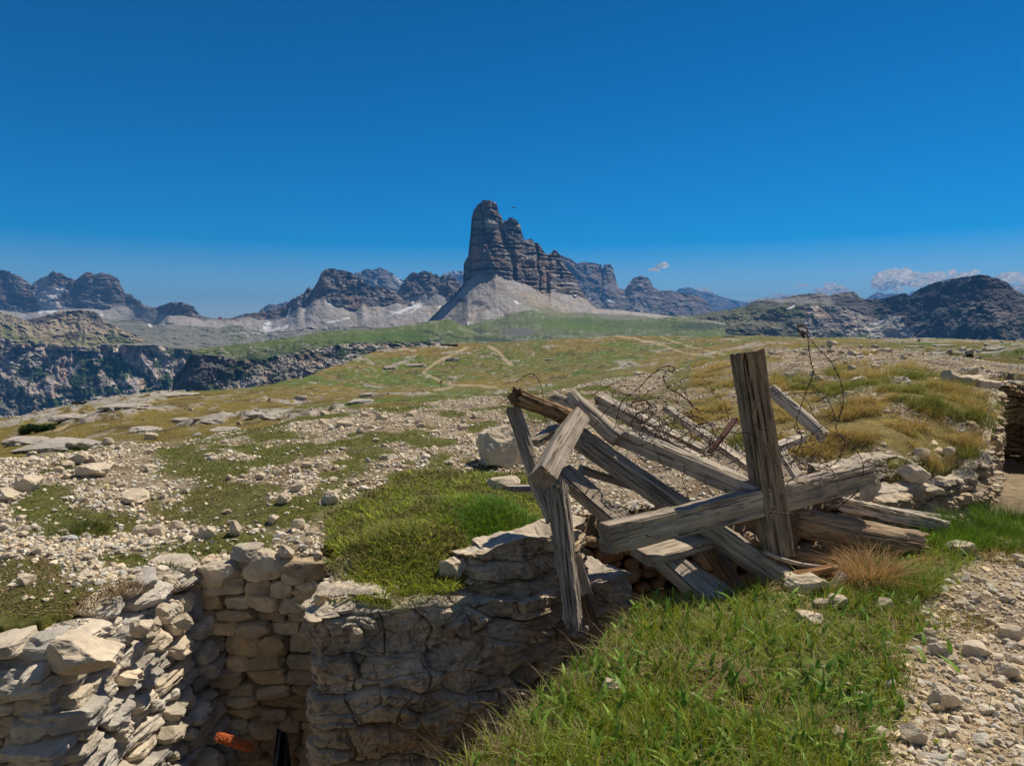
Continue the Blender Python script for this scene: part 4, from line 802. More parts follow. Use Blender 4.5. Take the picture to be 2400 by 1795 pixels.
beam('dark board in the gap below the massive broken log', (1850,1290,4.6), (2010,1330,4.7), .12, .05, seed=28, mat=M_wood_b, name='plank', cat='plank')
beam('thin grey branch lying at the foot of the upright post', (1788,1292,4.3), (1962,1330,4.4), .028, log=True, seed=29, mat=M_wood, crack=.5, bendz=-.03, name='branch', cat='branch')
beam('orange freshly split piece of wood by the pale boulder', (1850,1350,4.25), (1962,1328,4.3), .055, .035, seed=30, mat=M_wood_o, crack=2, rag0=.08, rag1=.05, rough=2, name='wood_stub', cat='broken wood')
beam('pale ragged stub standing between boulder and tussock', (1945,1385,4.25), (1982,1340,4.3), .05, .04, seed=31, mat=M_wood_p, crack=2, rag0=.04, rag1=.04, rough=2, name='wood_stub', cat='broken wood')
beam('grey board glimpsed behind the short squared beam', (1250,1040,5.0), (1310,1000,5.2), .10, .05, seed=32, name='plank', cat='plank')
beam('squared timber hidden behind the foot of the upright post', (1640,1212,4.75), (1800,1215,4.8), .10, .09, seed=33, mat=M_wood_b)
# flat iron bar
beam('rusty iron bar leaning in the wire left of the upright post', (1663,1060,5.05), (1725,980,5.25), .045, .02, seed=34, mat=M_rust, crack=0, rough=.3, rag0=.002, rag1=.002, name='iron_bar', cat='iron bar')

# ================= BARBED WIRE =================
def catmull(p, k=8):
    p = np.asarray(p, float); p = np.concatenate([[2 * p[0] - p[1]], p, [2 * p[-1] - p[-2]]]); out = []
    t = np.linspace(0, 1, k, endpoint=False)[:, None]
    for i in range(1, len(p) - 2):
        a, b, c, d = p[i-1], p[i], p[i+1], p[i+2]
        out.append(.5 * (2*b + (c - a) * t + (2*a - 5*b + 4*c - d) * t**2 + (3*b - a - 3*c + d) * t**3))
    out.append(p[-2][None]); return np.concatenate(out)
def tube(pts, r, ns=5):
    pts = np.asarray(pts, float); T = np.gradient(pts, axis=0); T /= np.linalg.norm(T, axis=1)[:, None] + 1e-9
    ref = np.array([.3, .2, .93]); A = np.cross(T, ref); A /= np.linalg.norm(A, axis=1)[:, None] + 1e-9; B = np.cross(T, A)
    a = np.linspace(0, 2 * np.pi, ns, endpoint=False); V = pts[:, None] + r * (A[:, None] * np.cos(a)[None, :, None] + B[:, None] * np.sin(a)[None, :, None])
    return V.reshape(-1, 3), grid_f(len(pts), ns, True)
def wire(pts, label, seed=0, r=.0020, step=.09, group=None, k=8, barbs=True, mat=None, name='barbed_wire', cat='barbed wire'):
    c = catmull(pts, k); g = np.random.default_rng(seed)
    o0 = c.mean(0); s = np.concatenate([[0], np.cumsum(np.linalg.norm(np.diff(c, axis=0), axis=1))])
    n = max(6, int(s[-1] / .012)); t = np.linspace(0, s[-1], n); c = np.stack([np.interp(t, s, c[:, i]) for i in range(3)], -1) - o0
    T = np.gradient(c, axis=0); T /= np.linalg.norm(T, axis=1)[:, None]; A = np.cross(T, [.3, .2, .93]); A /= np.linalg.norm(A, axis=1)[:, None]; B = np.cross(T, A)
    Vs = []; Fs = []; off = 0; ph = t * 110
    for sgn in (0, math.pi):   # two twisted strands
        q = c + r * .8 * (A * np.cos(ph + sgn)[:, None] + B * np.sin(ph + sgn)[:, None]); V, Fc = tube(q, r * .85, 5); Vs.append(V); Fs.append(Fc + off); off += len(V)
    e = None
    root = mesh(name, np.concatenate(Vs), [np.concatenate(Fs)], mat or M_iron, loc=o0, smooth=True); tag(root, label, cat, group)
    if barbs:
        Vs = []; Fs = []; off = 0; x = g.uniform(0, step)
        while x < s[-1]:
            i = min(n - 2, int(x / s[-1] * n)); p = c[i]
            for _ in range(2):
                d = A[i] * g.normal() + B[i] * g.normal() + T[i] * g.normal() * .4; d /= np.linalg.norm(d); V, Fc = tube(np.stack([p - d * .014, p, p + d * .014]), r * .6, 4); Vs.append(V); Fs.append(Fc + off); off += len(V)
            h = np.linspace(0, 9, 14); V, Fc = tube(p + T[i] * (h[:, None] / 9 - .5) * .010 + 2.2 * r * (A[i] * np.cos(h * 1.4)[:, None] + B[i] * np.sin(h * 1.4)[:, None]), r * .6, 4); Vs.append(V); Fs.append(Fc + off); off += len(V)
            x += step * g.uniform(.8, 1.2)
        V0 = np.array([v.co[:] for v in root.data.vertices]); F0 = np.array([p.vertices[:] for p in root.data.polygons]); nm = root.name
        old = root.data; tmp = mesh(name, np.concatenate([V0] + Vs), [F0, np.concatenate(Fs) + len(V0)], mat or M_iron, smooth=True); root.data = tmp.data; bpy.data.objects.remove(tmp); bpy.data.meshes.remove(old)
    return root
def zz(pts, ox, oy, s, d0, d1=None, jit=.0, seed=0):
    g = np.random.default_rng(seed); d1 = d0 if d1 is None else d1; n = len(pts)
    return np.array([P(ox + x * s, oy + y * s, d0 + (d1 - d0) * i / max(1, n - 1) + g.uniform(-jit, jit)) for i, (x, y) in enumerate(pts)])
z7 = lambda p, d0, d1=None, j=.06, s=0: zz(p, 1600, 740, .4231, d0, d1, j, s)
z4 = lambda p, d0, d1=None, j=.06, s=0: zz(p, 1440, 840, .2893, d0, d1, j, s)
z6 = lambda p, d0, d1=None, j=.06, s=0: zz(p, 1100, 840, .3628, d0, d1, j, s)
wire(z7([(665,125),(668,95),(690,100),(700,200),(712,260),(725,310),(705,370),(685,420),(650,520),(630,590),(650,640),(660,700),(620,760)],5.0), 'tall twisted strand rising highest against the mountains, left of two', 1, r=.0025)
wire(z7([(675,90),(740,170),(790,220),(830,270),(870,350),(890,440),(888,500),(865,570),(850,600),(855,640),(900,690),(950,735),(985,780),(1000,830),(992,920),(960,980),(900,1030),(850,1070)],4.95,4.85), 'long strand falling from the tall hook in a curve over the right crossbeam', 2, r=.0025)
wire(z7([(672,120),(650,90),(636,75),(645,55),(665,58),(690,72),(688,95),(672,100),(660,80)],5.0,j=.01), 'small curled knot of wire at the top of the tall strands', 3, r=.0034, step=.03, k=5)
wire(z7([(500,440),(560,415),(600,400),(650,378),(690,372),(750,415),(800,460),(835,530),(850,580)],5.05), 'strand arching right from the upright post', 4)
wire(z7([(560,440),(640,430),(710,425),(790,432),(850,450),(880,490),(870,545),(820,590),(760,620),(720,660)],5.1), 'wide loop of wire hanging right of the upright post', 5)
wire(z7([(600,420),(650,440),(700,490),(730,560),(790,620),(860,660),(930,700),(1000,745),(1060,750)],5.15), 'strand crossing the grass low on the right of the loops', 6)
wire(z7([(505,445),(470,440),(430,455),(400,500),(385,545),(385,590),(410,612),(450,625),(495,612)],4.37,j=.01), 'grey loop of wire stapled to the front of the upright post', 7)
wire(z7([(290,655),(340,648),(390,660),(440,700),(475,735),(495,780),(520,820),(545,870),(560,900)],4.36,j=.01), 'strand bound across the front of the upright post', 8)
wire(z7([(560,820),(640,805),(720,805),(800,830),(835,870),(828,910),(790,935),(720,938),(650,925),(600,905),(570,950),(550,1000),(525,1050),(500,1075)],4.7,4.4), 'big loop lying over the right half of the crossbeam', 9)
wire(z4([(10,560),(20,480),(60,350),(130,290),(200,240),(270,160),(330,110),(390,70),(440,62),(480,72),(485,95),(460,105),(425,98),(400,140),(405,185),(440,235),(500,275),(560,310),(610,350),(650,400),(700,450)],5.0,5.2), 'tall hooked strand arching up left of the upright post', 10, r=.0028)
wire(z4([(430,240),(460,212),(500,210),(545,240),(580,290),(600,340),(650,400),(740,430),(850,435),(950,450)],5.1), 'low arc of wire right of the hooked strand', 11)
wire(z6([(300,155),(340,125),(375,105),(410,100),(440,130),(462,180),(475,240),(480,320),(492,390),(515,450),(530,500)],4.65), 'thin arc of wire over the splintered log at the left', 12)
wire(z6([(600,350),(560,400),(500,400),(430,415),(390,405)],4.7), 'short strand sticking out left of the splintered log', 13)
wire(z6([(780,245),(830,215),(900,175),(960,152),(1030,140)],5.5), 'thin strand pointing up right behind the second pale beam', 14)
wire(z6([(330,500),(360,530),(420,530),(500,520),(560,470),(640,420),(720,460),(800,440),(850,380),(900,320),(950,300)],4.8), 'strand wound round the timbers where they meet at the left', 15)
wire(z4([(760,930),(745,960),(735,1000),(750,1050),(780,1090),(800,1130),(795,1180)],4.4,j=.02), 'barbed end dangling in front of the crossbeam', 16)
wire(z4([(560,860),(570,900),(550,960),(560,1010),(585,1070),(600,1150)],4.7,j=.02), 'barbed end dangling in front of the long pale beam', 17)
wire(z4([(320,680),(330,740),(360,800),(380,850),(430,900),(480,880),(540,900)],4.8,j=.03), 'loop hanging below the long pale beam at its middle', 18)
wire(zz([(1500,1215),(1510,1230),(1490,1245),(1560,1262),(1640,1240)],0,0,1,3.9,4.05,.01), 'thin rusty wire end lying on the left crossbeam', 19, r=.0015)
wire(z7([(800,1080),(860,1040),(940,990),(1000,1040),(1090,1080),(1200,1150)],5.0,5.3,.03), 'strand trailing over the broken logs at the right', 20)
wire([P(1800,1200,4.28),P(1830,1203,4.26),P(1858,1204,4.25)], 'short straight iron rod through the foot of the upright post', 51, r=.004, barbs=False, name='iron_rod', cat='iron rod')
wire([P(1705,1160,4.5),P(1700,1140,4.55),P(1712,1128,4.6),P(1735,1130,4.55),P(1738,1150,4.45)], 'rusty staple loop nailed over the lower end of the long pale beam', 52, r=.003, barbs=False, name='iron_staple', cat='staple')
g = np.random.default_rng(99)
def tangle(n, cu, cv, d, su, sv, sd, label, group, seed, r=.0018):
    g = np.random.default_rng(seed)
    for i in range(n):
        p = np.array([cu + g.normal() * su * .6, cv + g.normal() * sv * .5, d + g.normal() * sd * .5]); v = g.normal(size=3); pts = []
        curl = g.normal(size=2) * .8
        for k in range(int(g.integers(10, 17))):
            q = p.copy(); pts.append(P(*q)); ang = np.array([v[0], v[1]]); a = .75 + .5 * curl[0]; rot_ = np.array([[math.cos(a), -math.sin(a)], [math.sin(a), math.cos(a)]])
            if k % 5 == 4: curl = g.normal(size=2) * .9
            v[:2] = rot_ @ ang + g.normal(size=2) * .35; v[2] = v[2] * .8 + g.normal() * .5; v[:2] /= np.linalg.norm(v[:2]) + .2
            slope = (p[0] - cu) * .48
            p = p + np.array([v[0] * 38, v[1] * 26, v[2] * .05]); p[1] += (cv + slope - p[1]) * .14; p[0] += (cu - p[0]) * .06; p[2] += (d - p[2]) * .2
        wire(pts, label, seed * 100 + i, r=r, group=group, step=.075, k=7)
tangle(20, 1610, 1035, 5.05, 110, 55, .25, 'rusty strand in the dense barbed wire tangle on the beams', 'strands of the barbed wire tangle', 5)
tangle(8, 1510, 975, 5.2, 80, 50, .25, 'rusty strand in the loose upper left part of the wire tangle', 'strands of the loose wire at the upper left', 6)
tangle(5, 1570, 950, 5.3, 60, 26, .2, 'thin strand curling above the wire tangle', 'thin strands curling above the tangle', 8, r=.0016)
tangle(7, 1860, 1055, 5.0, 45, 34, .15, 'grey strand in the small tangle right of the upright post', 'strands right of the upright post', 7)

# ================= WIRE NETTING, ROLL AND SHEET IN THE TRENCH =================
M_red = surf_mat('rusted_netting', 40, (.7, 1.3), 60, 0, col=(.14,.05,.03), rough=.8); M_roll = surf_mat('orange_rust', 40, (.7, 1.3), 60, 0, col=(.60,.17,.06), rough=.8)
def netting():
    # sheet from (600,1640)-(700,1610) to (560,1790)-(680,1795)
    def S(a, b):
        u = 585 + 125 * a + 10 * np.sin(6 * b); v = 1655 - 55 * a + b * 190; d = 4.75 - .35 * b + .06 * np.sin(9 * a + 3 * b) + .05 * np.sin(14 * b)
        return P(u, v, d)
    Vs = []; Fs = []; off = 0; n = 26
    for sgn in (1, -1):
        for k in range(-n, n):
            t = np.linspace(0, 1, 44); a = k / n + t * 1.0 if sgn > 0 else k / n + 1 - t * 1.0
            ok = (a > 0) & (a < 1); 
            if ok.sum() < 3: continue
            tt = t[ok]; wv = .008 * np.sign(np.sin(tt * n * np.pi * 2)); V, Fc = tube(S(a[ok] + wv, tt), .0010, 4); Vs.append(V); Fs.append(Fc + off); off += len(V)
    return tag(mesh('wire_netting', np.concatenate(Vs), [np.concatenate(Fs)], M_red), 'sagging sheet of reddish wire netting hanging in the dark side trench', 'wire netting')
netting()
def roll():
    A = P(512, 1726, 4.05); B = P(592, 1752, 3.95); ax = (B - A); L = np.linalg.norm(ax); ax /= L; s1 = np.cross(ax, [0, 0, 1]); s1 /= np.linalg.norm(s1); s2 = np.cross(ax, s1)
    Vs = []; Fs = []; off = 0; g = np.random.default_rng(3)
    for k in range(150):
        t = np.linspace(0, 1, 26); a0 = g.uniform(0, 6.28); x0 = g.uniform(0, L); r = g.uniform(.016, .03)
        pts = A + ax * (x0 + .012 * np.sin(t * 18 + a0))[:, None] + s1 * (r * np.cos(t * 5 + a0) + .004 * np.sin(t * 30))[:, None] + s2 * (r * np.sin(t * 5 + a0))[:, None]
        V, Fc = tube(pts, .0017, 4); Vs.append(V); Fs.append(Fc + off); off += len(V)
    return tag(mesh('rolled_netting', np.concatenate(Vs), [np.concatenate(Fs)], M_roll), 'tight orange roll of rusted netting sticking out in the side trench', 'netting roll')
roll()
def sheet():
    a = np.linspace(0, 1, 40)[None]; b = np.linspace(0, 1, 60)[:, None]
    u = 655 + 8 * b * 0 + (a - .2) * (24 + 40 * b) - 14 * b; v = 1705 + b * 170 + a * 15; d = 4.35 - .25 * b + .05 * np.sin(a * 14 + b * 3) + .03 * fbm(a * 5, b * 7, 3, o=3)
    V = P(u * np.ones_like(v), v, d); 
    return tag(mesh('tarpaulin', V, [grid_f(60, 40)], surf_mat('dark_sheet', 8, (.7, 1.3), 20, .003, col=(.035,.04,.06), rough=.5), smooth=True), 'crumpled blue black sheet against the left end of the rock face', 'sheet')
sheet()

# ================= SMALL FAR THINGS ON THE PLATEAU =================
M_dk = surf_mat('dark_paint', 3, (.8, 1.2), 9, 0, col=(.05,.04,.05))
def box(name, sx, sy, sz, c, mat, parent=None, col=(.3,.3,.3)):
    x, y, z = sx / 2, sy / 2, sz / 2; V = np.array([(-x,-y,-z),(x,-y,-z),(x,y,-z),(-x,y,-z),(-x,-y,z),(x,-y,z),(x,y,z),(-x,y,z)]) + np.array(c)
    return mesh(name, V, [np.array([[0,3,2,1],[4,5,6,7],[0,1,5,4],[1,2,6,5],[2,3,7,6],[3,0,4,7]])], mat, col, parent=parent)
def post_sign(u, v, hpx, label, board):
    p = hit(u, v, 14, 420); h = hpx / 1600 * p[1]; e = empty('signpost' if board else 'trail_marker', p, label, 'signpost' if board else 'marker pole')
    a = np.linspace(0, 2 * np.pi, 8, endpoint=False); V = np.concatenate([np.stack([.07 * np.cos(a) * k, .07 * np.sin(a) * k, np.full(8, z)], -1) for z, k in ((-.3, 1.2), (h * .5, 1), (h, .9), (h + .03, .1))])
    mesh('pole', V, [grid_f(4, 8, True)], M_dk, parent=e)
    if board:
        box('board', .8, .06, .26, (.1, -.1, h * .95), M_dk, e, (.05,.04,.06)); box('board', .7, .06, .22, (-.08, -.1, h * .80), M_dk, e, (.05,.04,.06))
post_sign(1034, 911, 18, 'dark wooden signpost standing beside the winding trail', True)
post_sign(1112, 818, 12, 'thin marker pole near the top of the winding trail', False)
post_sign(1330, 787, 13, 'thin marker pole on the skyline of the plateau', False)
pr = hit(1052, 812, 100, 420)
dry_wall('stone_ruin', 'low ruined stone wall on the knoll in front of the great tower', [(pr[0]-4.5, pr[1]), (pr[0]+4.5, pr[1]-.3)], [pr[2]+1.1, pr[2]+1.35, pr[2]+1.2], pr[2]-.4, 15, size=(.4,.9), hgt=(.2,.35), col=(.30,.22,.16), depth=.5, shapes=PEB2, cat='ruin', jit=.06)
# bird
def bird():
    p = P(1204, 487, 60.0); e = empty('bird', p, 'small black bird gliding in the sky right of the tower summit', 'bird')
    t = np.linspace(0, 1, 12); rad = .045 * np.sin(np.pi * np.clip(t * .9 + .06, 0, 1)) ** .7; a = np.linspace(0, 2 * np.pi, 10, endpoint=False)
    V = np.stack([(-.16 + .34 * t)[:, None] * np.ones((1, 10)), rad[:, None] * np.cos(a), rad[:, None] * np.sin(a) * .8], -1); mesh('body', V, [grid_f(12, 10, True)], M_dk, parent=e, smooth=True)
    for s in (1, -1):
        W = []; n = 9
        for i in range(n):
            k = i / (n - 1); yy = s * (.02 + .30 * k); c = .10 * (1 - k ** 2) + .02; zz_ = .05 * math.sin(k * 2.4)
            W += [(c - .05 - .06 * k, yy, zz_), (-c + .0 - .06 * k, yy, zz_ - .004), (-.05 * k, yy, zz_ + .012)]
        W = np.array(W); Fw = []
        for i in range(n - 1):
            b = i * 3; Fw += [[b, b+2, b+5, b+3], [b+2, b+1, b+4, b+5], [b+1, b, b+3, b+4]]
        mesh('wing', W, [np.array(Fw)], M_dk, parent=e)
    mesh('tail', np.array([(-.14,-.02,0),(-.14,.02,0),(-.26,.04,0),(-.26,-.04,0),(-.14,0,.01),(-.26,0,.006)]), [np.array([[0,3,5,4],[4,5,2,1],[0,1,2,3]])], M_dk, parent=e)
    e.rotation_euler = (R(12), 0, R(20))
bird()
# ================= MOUNTAINS =================
def rows_at(rows, u):
    out = []
    for r in rows:
        v = interp(r['p'], u); d = r['d'] if np.isscalar(r['d']) else interp(r['d'], u)
        out.append((v, d * np.ones_like(u)))
    return out
def loft(name, label, u0, u1, rows, seed, du=1.6, back=.12, relief=1.0, paint=None, jag=0.0, led=9.0, warp=1.0, cleft=0.0):
    """a real slope built through contour lines (skyline, cliff foot, scree foot ...), each at its true distance"""
    nu = int((u1 - u0) / du); u = np.linspace(u0, u1, nu); RW = rows_at(rows, u)
    if jag > 0:
        v0, d0 = RW[0]; v0 = v0 - jag * ((ridg(u / 9.0, seed, o=3) - .55) * 9 + (vn(u / 2.6, seed, 2) - .5) * 3) * ss(0, 12, RW[1][0] - v0); jagv = v0 - RW[0][0]
    kk = np.exp(-np.linspace(-2.2, 2.2, 41) ** 2); kk /= kk.sum(); kv = np.exp(-np.linspace(-2.2, 2.2, 11) ** 2); kv /= kv.sum()
    for i in range(1, len(RW)):
        if not name == 'cloud': RW[i] = (np.convolve(np.pad(RW[i][0], 5, mode='edge'), kv, 'valid'), np.convolve(np.pad(RW[i][1], 20, mode='edge'), kk, 'valid'))
    RW[0] = (RW[0][0], np.convolve(np.pad(RW[0][1], 20, mode='edge'), kk, 'valid'))
    for i in range(1, len(RW) - 1): RW[i] = (RW[i][0] + (fbm(u / 40.0, i * 7.7, seed, o=2) - .5) * 17 * ss(3, 25, RW[i + 1][0] - RW[i][0]) * ss(3, 25, RW[i][0] - RW[i - 1][0]), RW[i][1])
    Vv = []; Dd = []; Kk = []; Ss = []
    for i in range(len(RW) - 1):
        (va, da), (vb, db) = RW[i], RW[i + 1]; r = rows[i]; n = r['n']; t = np.linspace(0, 1, n, endpoint=(i == len(RW) - 2))[:, None]
        vv = va + (vb - va) * t + (jagv * (1 - t) ** 9 if i == 0 and jag > 0 else 0)
        k = r['k']; pw = r.get('pw', 1.0)
        Vv.append(vv); Dd.append(da + (db - da) * (t ** pw)); Kk.append(np.full(vv.shape, {'cliff':0,'scree':1,'green':2,'canyon':3,'karst':4,'tan':5,'hill':6,'darkcliff':7}[k])); Ss.append(t * np.ones_like(vv))
    V = np.concatenate(Vv); D = np.concatenate(Dd); K = np.concatenate(Kk); S = np.concatenate(Ss); U = np.broadcast_to(u, V.shape)
    p = P(U, V, D); X, Y, Z = p[..., 0], p[..., 1], p[..., 2]
    sc = np.median(D) / 1600.0            # metres per photo pixel
    # relief: push in and out along the line of sight by real metres
    Lx = 34 * sc; XN = (U - 1200) * sc; X = XN; ZR = Z; ZW = Z + .5 * (D - D.min()); Z = ZW
    wx = X + (fbm(X / Lx, Z / Lx, seed, o=3) - .5) * Lx * .8
    gul = ridg(wx / Lx, Z / (Lx * np.where((K == 3) | (K == 4), 2.0, 3.2)) + wx / Lx * .35, seed + 1, o=5, g=.55) - .55
    gul2 = fbm(wx / (Lx * .45), Z / (Lx * .5), seed + 2, o=5, g=.72) - .5
    zz_ = ZR + 6 * sc * (fbm(X / (Lx * 3), Z / Lx, seed + 3, o=2) - .5)
    per = 11 * sc; b = zz_ / per + 1.6 * warp * (fbm(X / (Lx * .8), Z / (Lx * .5), seed + 33, o=3) - .5) * 2; fb = np.floor(b); fr = b - fb; ledge = (fb + ss(.55, .95, fr)) - b
    big = fbm(X / (Lx * 2.6), Z / (Lx * 3), seed + 9, o=2) - .5
    isc = (K == 0) | (K == 7); ca = (K == 3); kr = (K == 4)
    A = np.where(isc, 34., np.where(ca, 26., np.where(kr, 11., np.where(K == 5, 14., 2.5)))) * sc * relief
    slope = np.concatenate([np.broadcast_to(np.clip(np.abs(RW[i + 1][1] - RW[i][1]) / (np.maximum(RW[i + 1][0] - RW[i][0], 2) * sc), 0, 7), (rows[i]['n'], nu)) for i in range(len(RW) - 1)])
    sl = np.pad(slope, ((6, 6), (0, 0)), mode='edge'); slope = sum(sl[i:i + slope.shape[0]] for i in range(13)) / 13
    slope = np.where((K == 0) | (K == 7), 0, slope); A = A * (1 + .55 * slope)
    disp = A * (gul * 1.0 + gul2 * .8 + big * .8) + np.where(isc | ca, led, np.where(kr, 3, 0)) * sc * relief * ledge * ss(.4, .8, vn(fb * 3.3, X / (Lx * 1.2), seed)) * 1.3
    if cleft: disp = disp - np.where(isc, cleft, 0) * sc * ss(.80, .97, ridg(X / (Lx * .75) + .5 * fbm(X / Lx, Z / Lx, seed + 71, o=3), Z / (Lx * 9), seed + 70, o=1))
    scr = (K == 1) | (K == 5) | (K == 2) | (K == 6)
    disp = disp + np.where(scr, 1. + .4 * slope, 0) * sc * ((ridg(X / (Lx * .9) + Z / Lx * .2, Z / (Lx * 4), seed + 5, o=3) - .5) * 3 + (fbm(X / (Lx * .3), Z / (Lx * .3), seed + 6, o=3) - .5) * 3)
    # smooth kind transitions
    kern = np.array([1, 2, 3, 2, 1.]) / 9
    def smv(q):
        qp = np.pad(q, ((2, 2), (0, 0)), mode='edge'); return sum(kern[i] * qp[i:i + q.shape[0]] for i in range(5))
    disp = disp * ss(0, 30, U - u0) * ss(0, 30, u1 - U)
    D2 = np.maximum(D - disp, D * .5)
    p = P(U, V, D2); X, Y, Z = XN, p[..., 1], ZW; zz_ = p[..., 2] + 6 * sc * (fbm(X / (Lx * 3), Z / Lx, seed + 3, o=2) - .5)
    # ---- albedo ----
    n1 = fbm(X / (Lx * 1.2), Z / (Lx * 1.2), seed + 11, o=5); n2 = fbm(X / (Lx * .25), Z / (Lx * .18), seed + 12, o=4, g=.65); n3 = fbm(X / (Lx * .12), Z / (Lx * .10), seed + 14, o=3)
    bandn = vn(zz_ / (3.2 * sc), X / (Lx * 4), seed + 13); bandf = vn(zz_ / (1.4 * sc), X / (Lx * 2), seed + 15)
    rock = lerp(np.array([.115,.105,.108]) * np.ones(X.shape + (3,)), np.array([.27,.25,.245]), ss(.35, .75, .3 * bandn + .15 * bandf + .55 * n2))
    rock = lerp(rock, np.array([.24,.15,.095]), ss(.55, .72, n1) * .55)
    rock = lerp(rock, np.array([.50,.47,.44]), ss(.78, .95, ss(.55, .95, fr)) * ss(.40, .6, vn(fb * 1.7, X / (Lx * 1.5), seed + 8)) * .75)
    tilt_ = .5 * (fbm(X / (Lx * 2), seed, 1, o=2) - .5) * 60; strk = vn(X / (5 * sc) + Z / (40 * sc), Z / (30 * sc), seed + 16) * .16 + vn(X / (2 * sc) + Z / (30 * sc), Z / (9 * sc), seed + 17) * .10 + n2 * .38 + n1 * .16 + .24 * vn(X / (2.0 * sc) + Z / (20 * sc), Z / (45 * sc), seed + 72)
    scree = lerp(np.array([.31,.295,.285]) * np.ones(X.shape + (3,)), np.array([.44,.42,.405]), ss(.3, .7, strk)); scree = lerp(scree, np.array([.40,.33,.24]), ss(.5, .65, n1) * .4)
    scree = lerp(scree, np.array([.16,.15,.15]), ss(.60, .66, n3) * ss(.45, .6, n1) * .8)
    tan = lerp(np.array([.42,.36,.26]) * np.ones(X.shape + (3,)), np.array([.30,.255,.17]), strk); tan = lerp(tan, np.array([.16,.18,.065]), ss(.55, .95, S + (n1 - .5) * 1.2) * .85)
    green = lerp(np.array([.095,.145,.036]) * np.ones(X.shape + (3,)), np.array([.14,.165,.055]), n1); green = lerp(green, np.array([.02,.045,.018]), ss(.50, .56, n2) * ss(.25, .6, S) * .95); green = lerp(green, np.array([.33,.31,.28]), ss(.64, .70, fbm(X / (Lx * .4), Z / (Lx * .15), seed + 18, o=3)) * .8)
    forest = np.array([.05,.085,.03]) * (0.7 + .8 * n3[..., None])
    can = lerp(rock * 2.1, np.array([.52,.44,.33]), ss(.48, .68, n2) * .7); can = lerp(can, forest, ss(.56, .60, .55 * fbm(X / (Lx * 1.3), Z / (Lx * 1.0), seed + 19, o=4) + .45 * fbm(X / (Lx * .3), Z / (Lx * .4), seed + 20, o=3) + .07 * S))
    karst = lerp(np.array([.22,.215,.20]) * np.ones(X.shape + (3,)), np.array([.105,.125,.055]), ss(.42, .6, .5 * n1 + .5 * n2)); karst = lerp(karst, np.array([.36,.345,.325]), ss(.56, .66, n3 * .5 + bandf * .5))
    hill = lerp(green, karst, ss(.45, .6, n1) * .6)
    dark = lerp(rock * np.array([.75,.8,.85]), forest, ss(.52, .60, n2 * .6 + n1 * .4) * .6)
    C = np.zeros(X.shape + (3,))
    for i, c in enumerate((rock, scree, green, can, karst, tan, hill, dark)): C = np.where((K == i)[..., None], c, C)
    Cs = C.copy()
    for ch in range(3): Cs[..., ch] = smv(C[..., ch])
    C = Cs
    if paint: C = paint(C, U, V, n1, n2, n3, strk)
    # back slope so the mountain has a far side
    top = p[0]; B = []; 
    for f, dz in ((back * .15, -6), (back * .5, -45), (back, -160)):
        q = top.copy(); q[:, 1] *= 1 + f; q[:, 0] *= 1 + f; q[:, 2] += dz * sc; B.append(q)
    Vall = np.concatenate([np.stack(B[::-1]), p]); Call = np.concatenate([np.stack([C[0]] * 3), C])
    o = mesh(name, Vall, [grid_f(Vall.shape[0], nu)], M_mount, np.clip(Call, .01, .9).reshape(-1, 3), smooth=False)
    return tag(o, label, kind='structure')
SNOW = np.array([.82,.84,.88])
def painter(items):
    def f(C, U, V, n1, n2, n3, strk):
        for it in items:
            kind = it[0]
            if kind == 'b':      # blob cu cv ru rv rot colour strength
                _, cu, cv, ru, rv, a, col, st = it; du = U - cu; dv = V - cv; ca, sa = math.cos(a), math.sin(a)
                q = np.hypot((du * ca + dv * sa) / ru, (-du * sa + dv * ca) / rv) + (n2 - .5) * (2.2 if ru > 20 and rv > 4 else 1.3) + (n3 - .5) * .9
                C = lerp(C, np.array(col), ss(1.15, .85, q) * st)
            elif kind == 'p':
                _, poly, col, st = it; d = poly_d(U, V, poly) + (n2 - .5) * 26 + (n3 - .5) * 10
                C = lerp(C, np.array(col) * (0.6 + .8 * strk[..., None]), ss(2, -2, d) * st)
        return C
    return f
# far blue ranges first
loft('mountain', 'faint blue range on the horizon right of centre', 1540, 1790, [dict(p=[(1540,705),(1576,687),(1594,677),(1617,674),(1644,684),(1671,687),(1689,696),(1716,702),(1748,709),(1790,716)], d=24000, n=60, k='cliff'), dict(p=[(1540,760),(1790,760)], d=22500, n=2, k='cliff')], 21, relief=.8, jag=.3)
loft('mountain', 'faint blue peaks between the clouds at the right', 1990, 2180, [dict(p=[(1990,712),(2030,700),(2056,684),(2078,689),(2101,687),(2120,694),(2141,682),(2165,696),(2180,710)], d=25000, n=40, k='cliff'), dict(p=[(1990,760),(2180,760)], d=23500, n=2, k='cliff')], 22, relief=.8, jag=.3)
loft('mountain', 'tiny blue peak behind the right ridge', 1805, 1880, [dict(p=[(1805,706),(1825,698),(1839,695),(1852,696),(1880,706)], d=25000, n=20, k='cliff'), dict(p=[(1805,750),(1880,750)], d=23500, n=2, k='cliff')], 23, relief=.6, jag=.2)
loft('mountain', 'small blue peaks left of the flat topped peak', 600, 700, [dict(p=[(600,742),(610,727),(631,712),(649,714),(660,712),(671,707),(690,712),(700,716)], d=13000, n=24, k='cliff'), dict(p=[(600,760),(700,760)], d=12500, n=2, k='cliff')], 24, relief=.8, jag=.4)
loft('mountain', 'snow topped glacier dome just left of the great tower', 1030, 1110, [dict(p=[(1030,650),(1044,641),(1060,635),(1087,635),(1110,637)], d=19000, n=30, k='cliff'), dict(p=[(1030,720),(1110,720)], d=18000, n=2, k='cliff')], 25, relief=.6, paint=painter([('p',[(1034,630),(1115,625),(1115,640),(1066,639),(1050,646)],SNOW,1)]))
